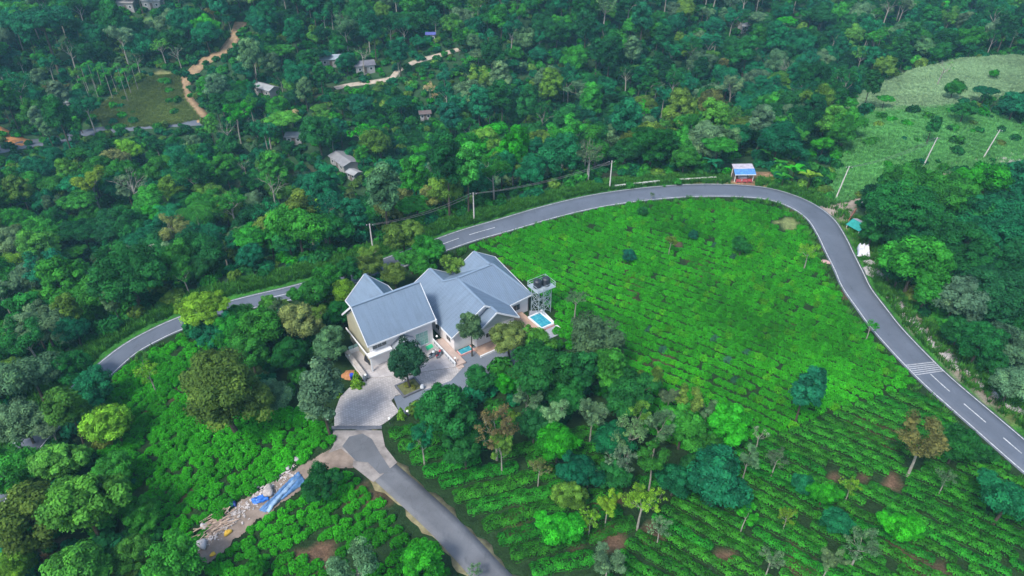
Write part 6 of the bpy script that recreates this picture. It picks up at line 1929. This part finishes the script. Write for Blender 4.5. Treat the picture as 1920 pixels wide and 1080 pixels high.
# ------------------------------------------------------------------ far houses
FARWALL = mat('far_wall', (0.24, 0.235, 0.225), 0.85, 0.12, 0.6)
def far_house(u, v, w_, d, h, rz, rc, label, rise=0.9, name='hillside_house'):
    p = hit(u, v, h * 0.6)
    p = np.array([p[0], p[1], float(zt(p[0], p[1]))])
    e = empty(name, p, R(rz), label, 'house')
    m_ = mat('far_roof_%d' % int(u), tuple(x * 0.5 for x in rc), 0.6, 0.2, 0.8)
    MB().add([(-w_ / 2, -d / 2, -2), (w_ / 2, -d / 2, -2), (w_ / 2, d / 2, -2), (-w_ / 2, d / 2, -2), (-w_ / 2, -d / 2, h), (w_ / 2, -d / 2, h), (w_ / 2, d / 2, h), (-w_ / 2, d / 2, h), (-w_ / 2, 0, h + rise * 0.9), (w_ / 2, 0, h + rise * 0.9)],
             [(0, 1, 5, 4), (1, 2, 6, 9, 5), (2, 3, 7, 6), (3, 0, 4, 8, 7), (4, 5, 9, 8), (6, 7, 8, 9), (3, 2, 1, 0)]).build('wall', FARWALL, e)
    o_ = 0.45
    MB().slab([(-w_ / 2 - o_, -d / 2 - o_, h - 0.12), (w_ / 2 + o_, -d / 2 - o_, h - 0.12), (w_ / 2 + o_, 0, h + rise), (-w_ / 2 - o_, 0, h + rise)], 0.07).build('roof_sheet', m_, e)
    MB().slab([(-w_ / 2 - o_, 0, h + rise), (w_ / 2 + o_, 0, h + rise), (w_ / 2 + o_, d / 2 + o_, h - 0.12), (-w_ / 2 - o_, d / 2 + o_, h - 0.12)], 0.07).build('roof_sheet', m_, e)
    MB().box(-0.45, 0.45, -d / 2 - 0.05, -d / 2 - 0.002, 0, 2.0).build('door', mat('stall_wood', (0.10, 0.08, 0.07)), e)
    for x in (-w_ * 0.3, w_ * 0.3):
        wd = MB().box(x - 0.5, x + 0.5, -d / 2 - 0.05, -d / 2 - 0.002, 0.9, 1.9).build('window', WHITE, e)
        MB().box(x - 0.4, x + 0.4, -d / 2 - 0.07, -d / 2 - 0.052, 1.0, 1.8).build('pane', GLASS_D, wd)
far_house(645, 303, 9.0, 4.5, 2.6, -52, (0.36, 0.36, 0.37), 'long low house with a pale grey sheet roof in the valley', 0.7)
far_house(622, 112, 7.0, 5.0, 2.6, 5, (0.42, 0.50, 0.56), 'bluish-white roofed house on the far hillside')
far_house(683, 124, 6.5, 5.0, 2.8, 20, (0.30, 0.29, 0.33), 'white-walled house above the pale footpath')
far_house(500, 168, 8.0, 4.0, 2.6, -35, (0.45, 0.47, 0.48), 'grey-roofed house among trees near the dirt road')
far_house(120, 192, 7.0, 4.0, 2.6, -8, (0.40, 0.44, 0.46), 'pale-roofed house in trees above the valley road')
far_house(553, 257, 4.5, 3.6, 2.5, 0, (0.36, 0.38, 0.40), 'small grey-roofed hut in the valley forest', 0.5)
far_house(797, 215, 3.2, 2.8, 2.4, 10, (0.20, 0.15, 0.14), 'tiny white hut with a dark roof on the far tea slope', 0.5)
far_house(240, 8, 6.0, 5.0, 3.0, 0, (0.5, 0.47, 0.47), 'white house on the far hilltop beside the clearing')
far_house(288, 4, 7.0, 5.0, 3.0, 0, (0.55, 0.56, 0.58), 'white-roofed house at the far hilltop clearing')
far_house(1393, 52, 3.2, 2.6, 2.4, 30, (0.62, 0.62, 0.62), 'white hut in the dark far forest')
far_house(808, 68, 3.0, 2.6, 2.8, 0, (0.14, 0.16, 0.5), 'small blue-roofed hut on the far hillside', 0.4)
far_house(664, 327, 3.0, 2.4, 2.2, -40, (0.5, 0.5, 0.5), 'little shed beside the long low valley house', 0.4)

# ------------------------------------------------------------------ air
hm = bpy.data.materials.new('haze_air')
hm.use_nodes = True
hn = hm.node_tree.nodes
hn.remove(hn['Principled BSDF'])
pv = hn.new('ShaderNodeVolumePrincipled')
pv.inputs['Color'].default_value = (0.35, 0.80, 1.0, 1)
pv.inputs['Density'].default_value = 0.0002
hm.node_tree.links.new(pv.outputs[0], hn['Material Output'].inputs['Volume'])
zlo, zhi = float(GZ.min()) - 1.0, max(float(GZ.max()) + 22.0, CAM_H + 6)
hz = MB().box(-930, 930, -320, 1130, zlo, zhi).build('haze', hm)
tag(hz, 'thin bluish air over the whole valley', 'haze', kind='stuff')
print('terrain z', float(GZ.min()), float(GZ.max()))
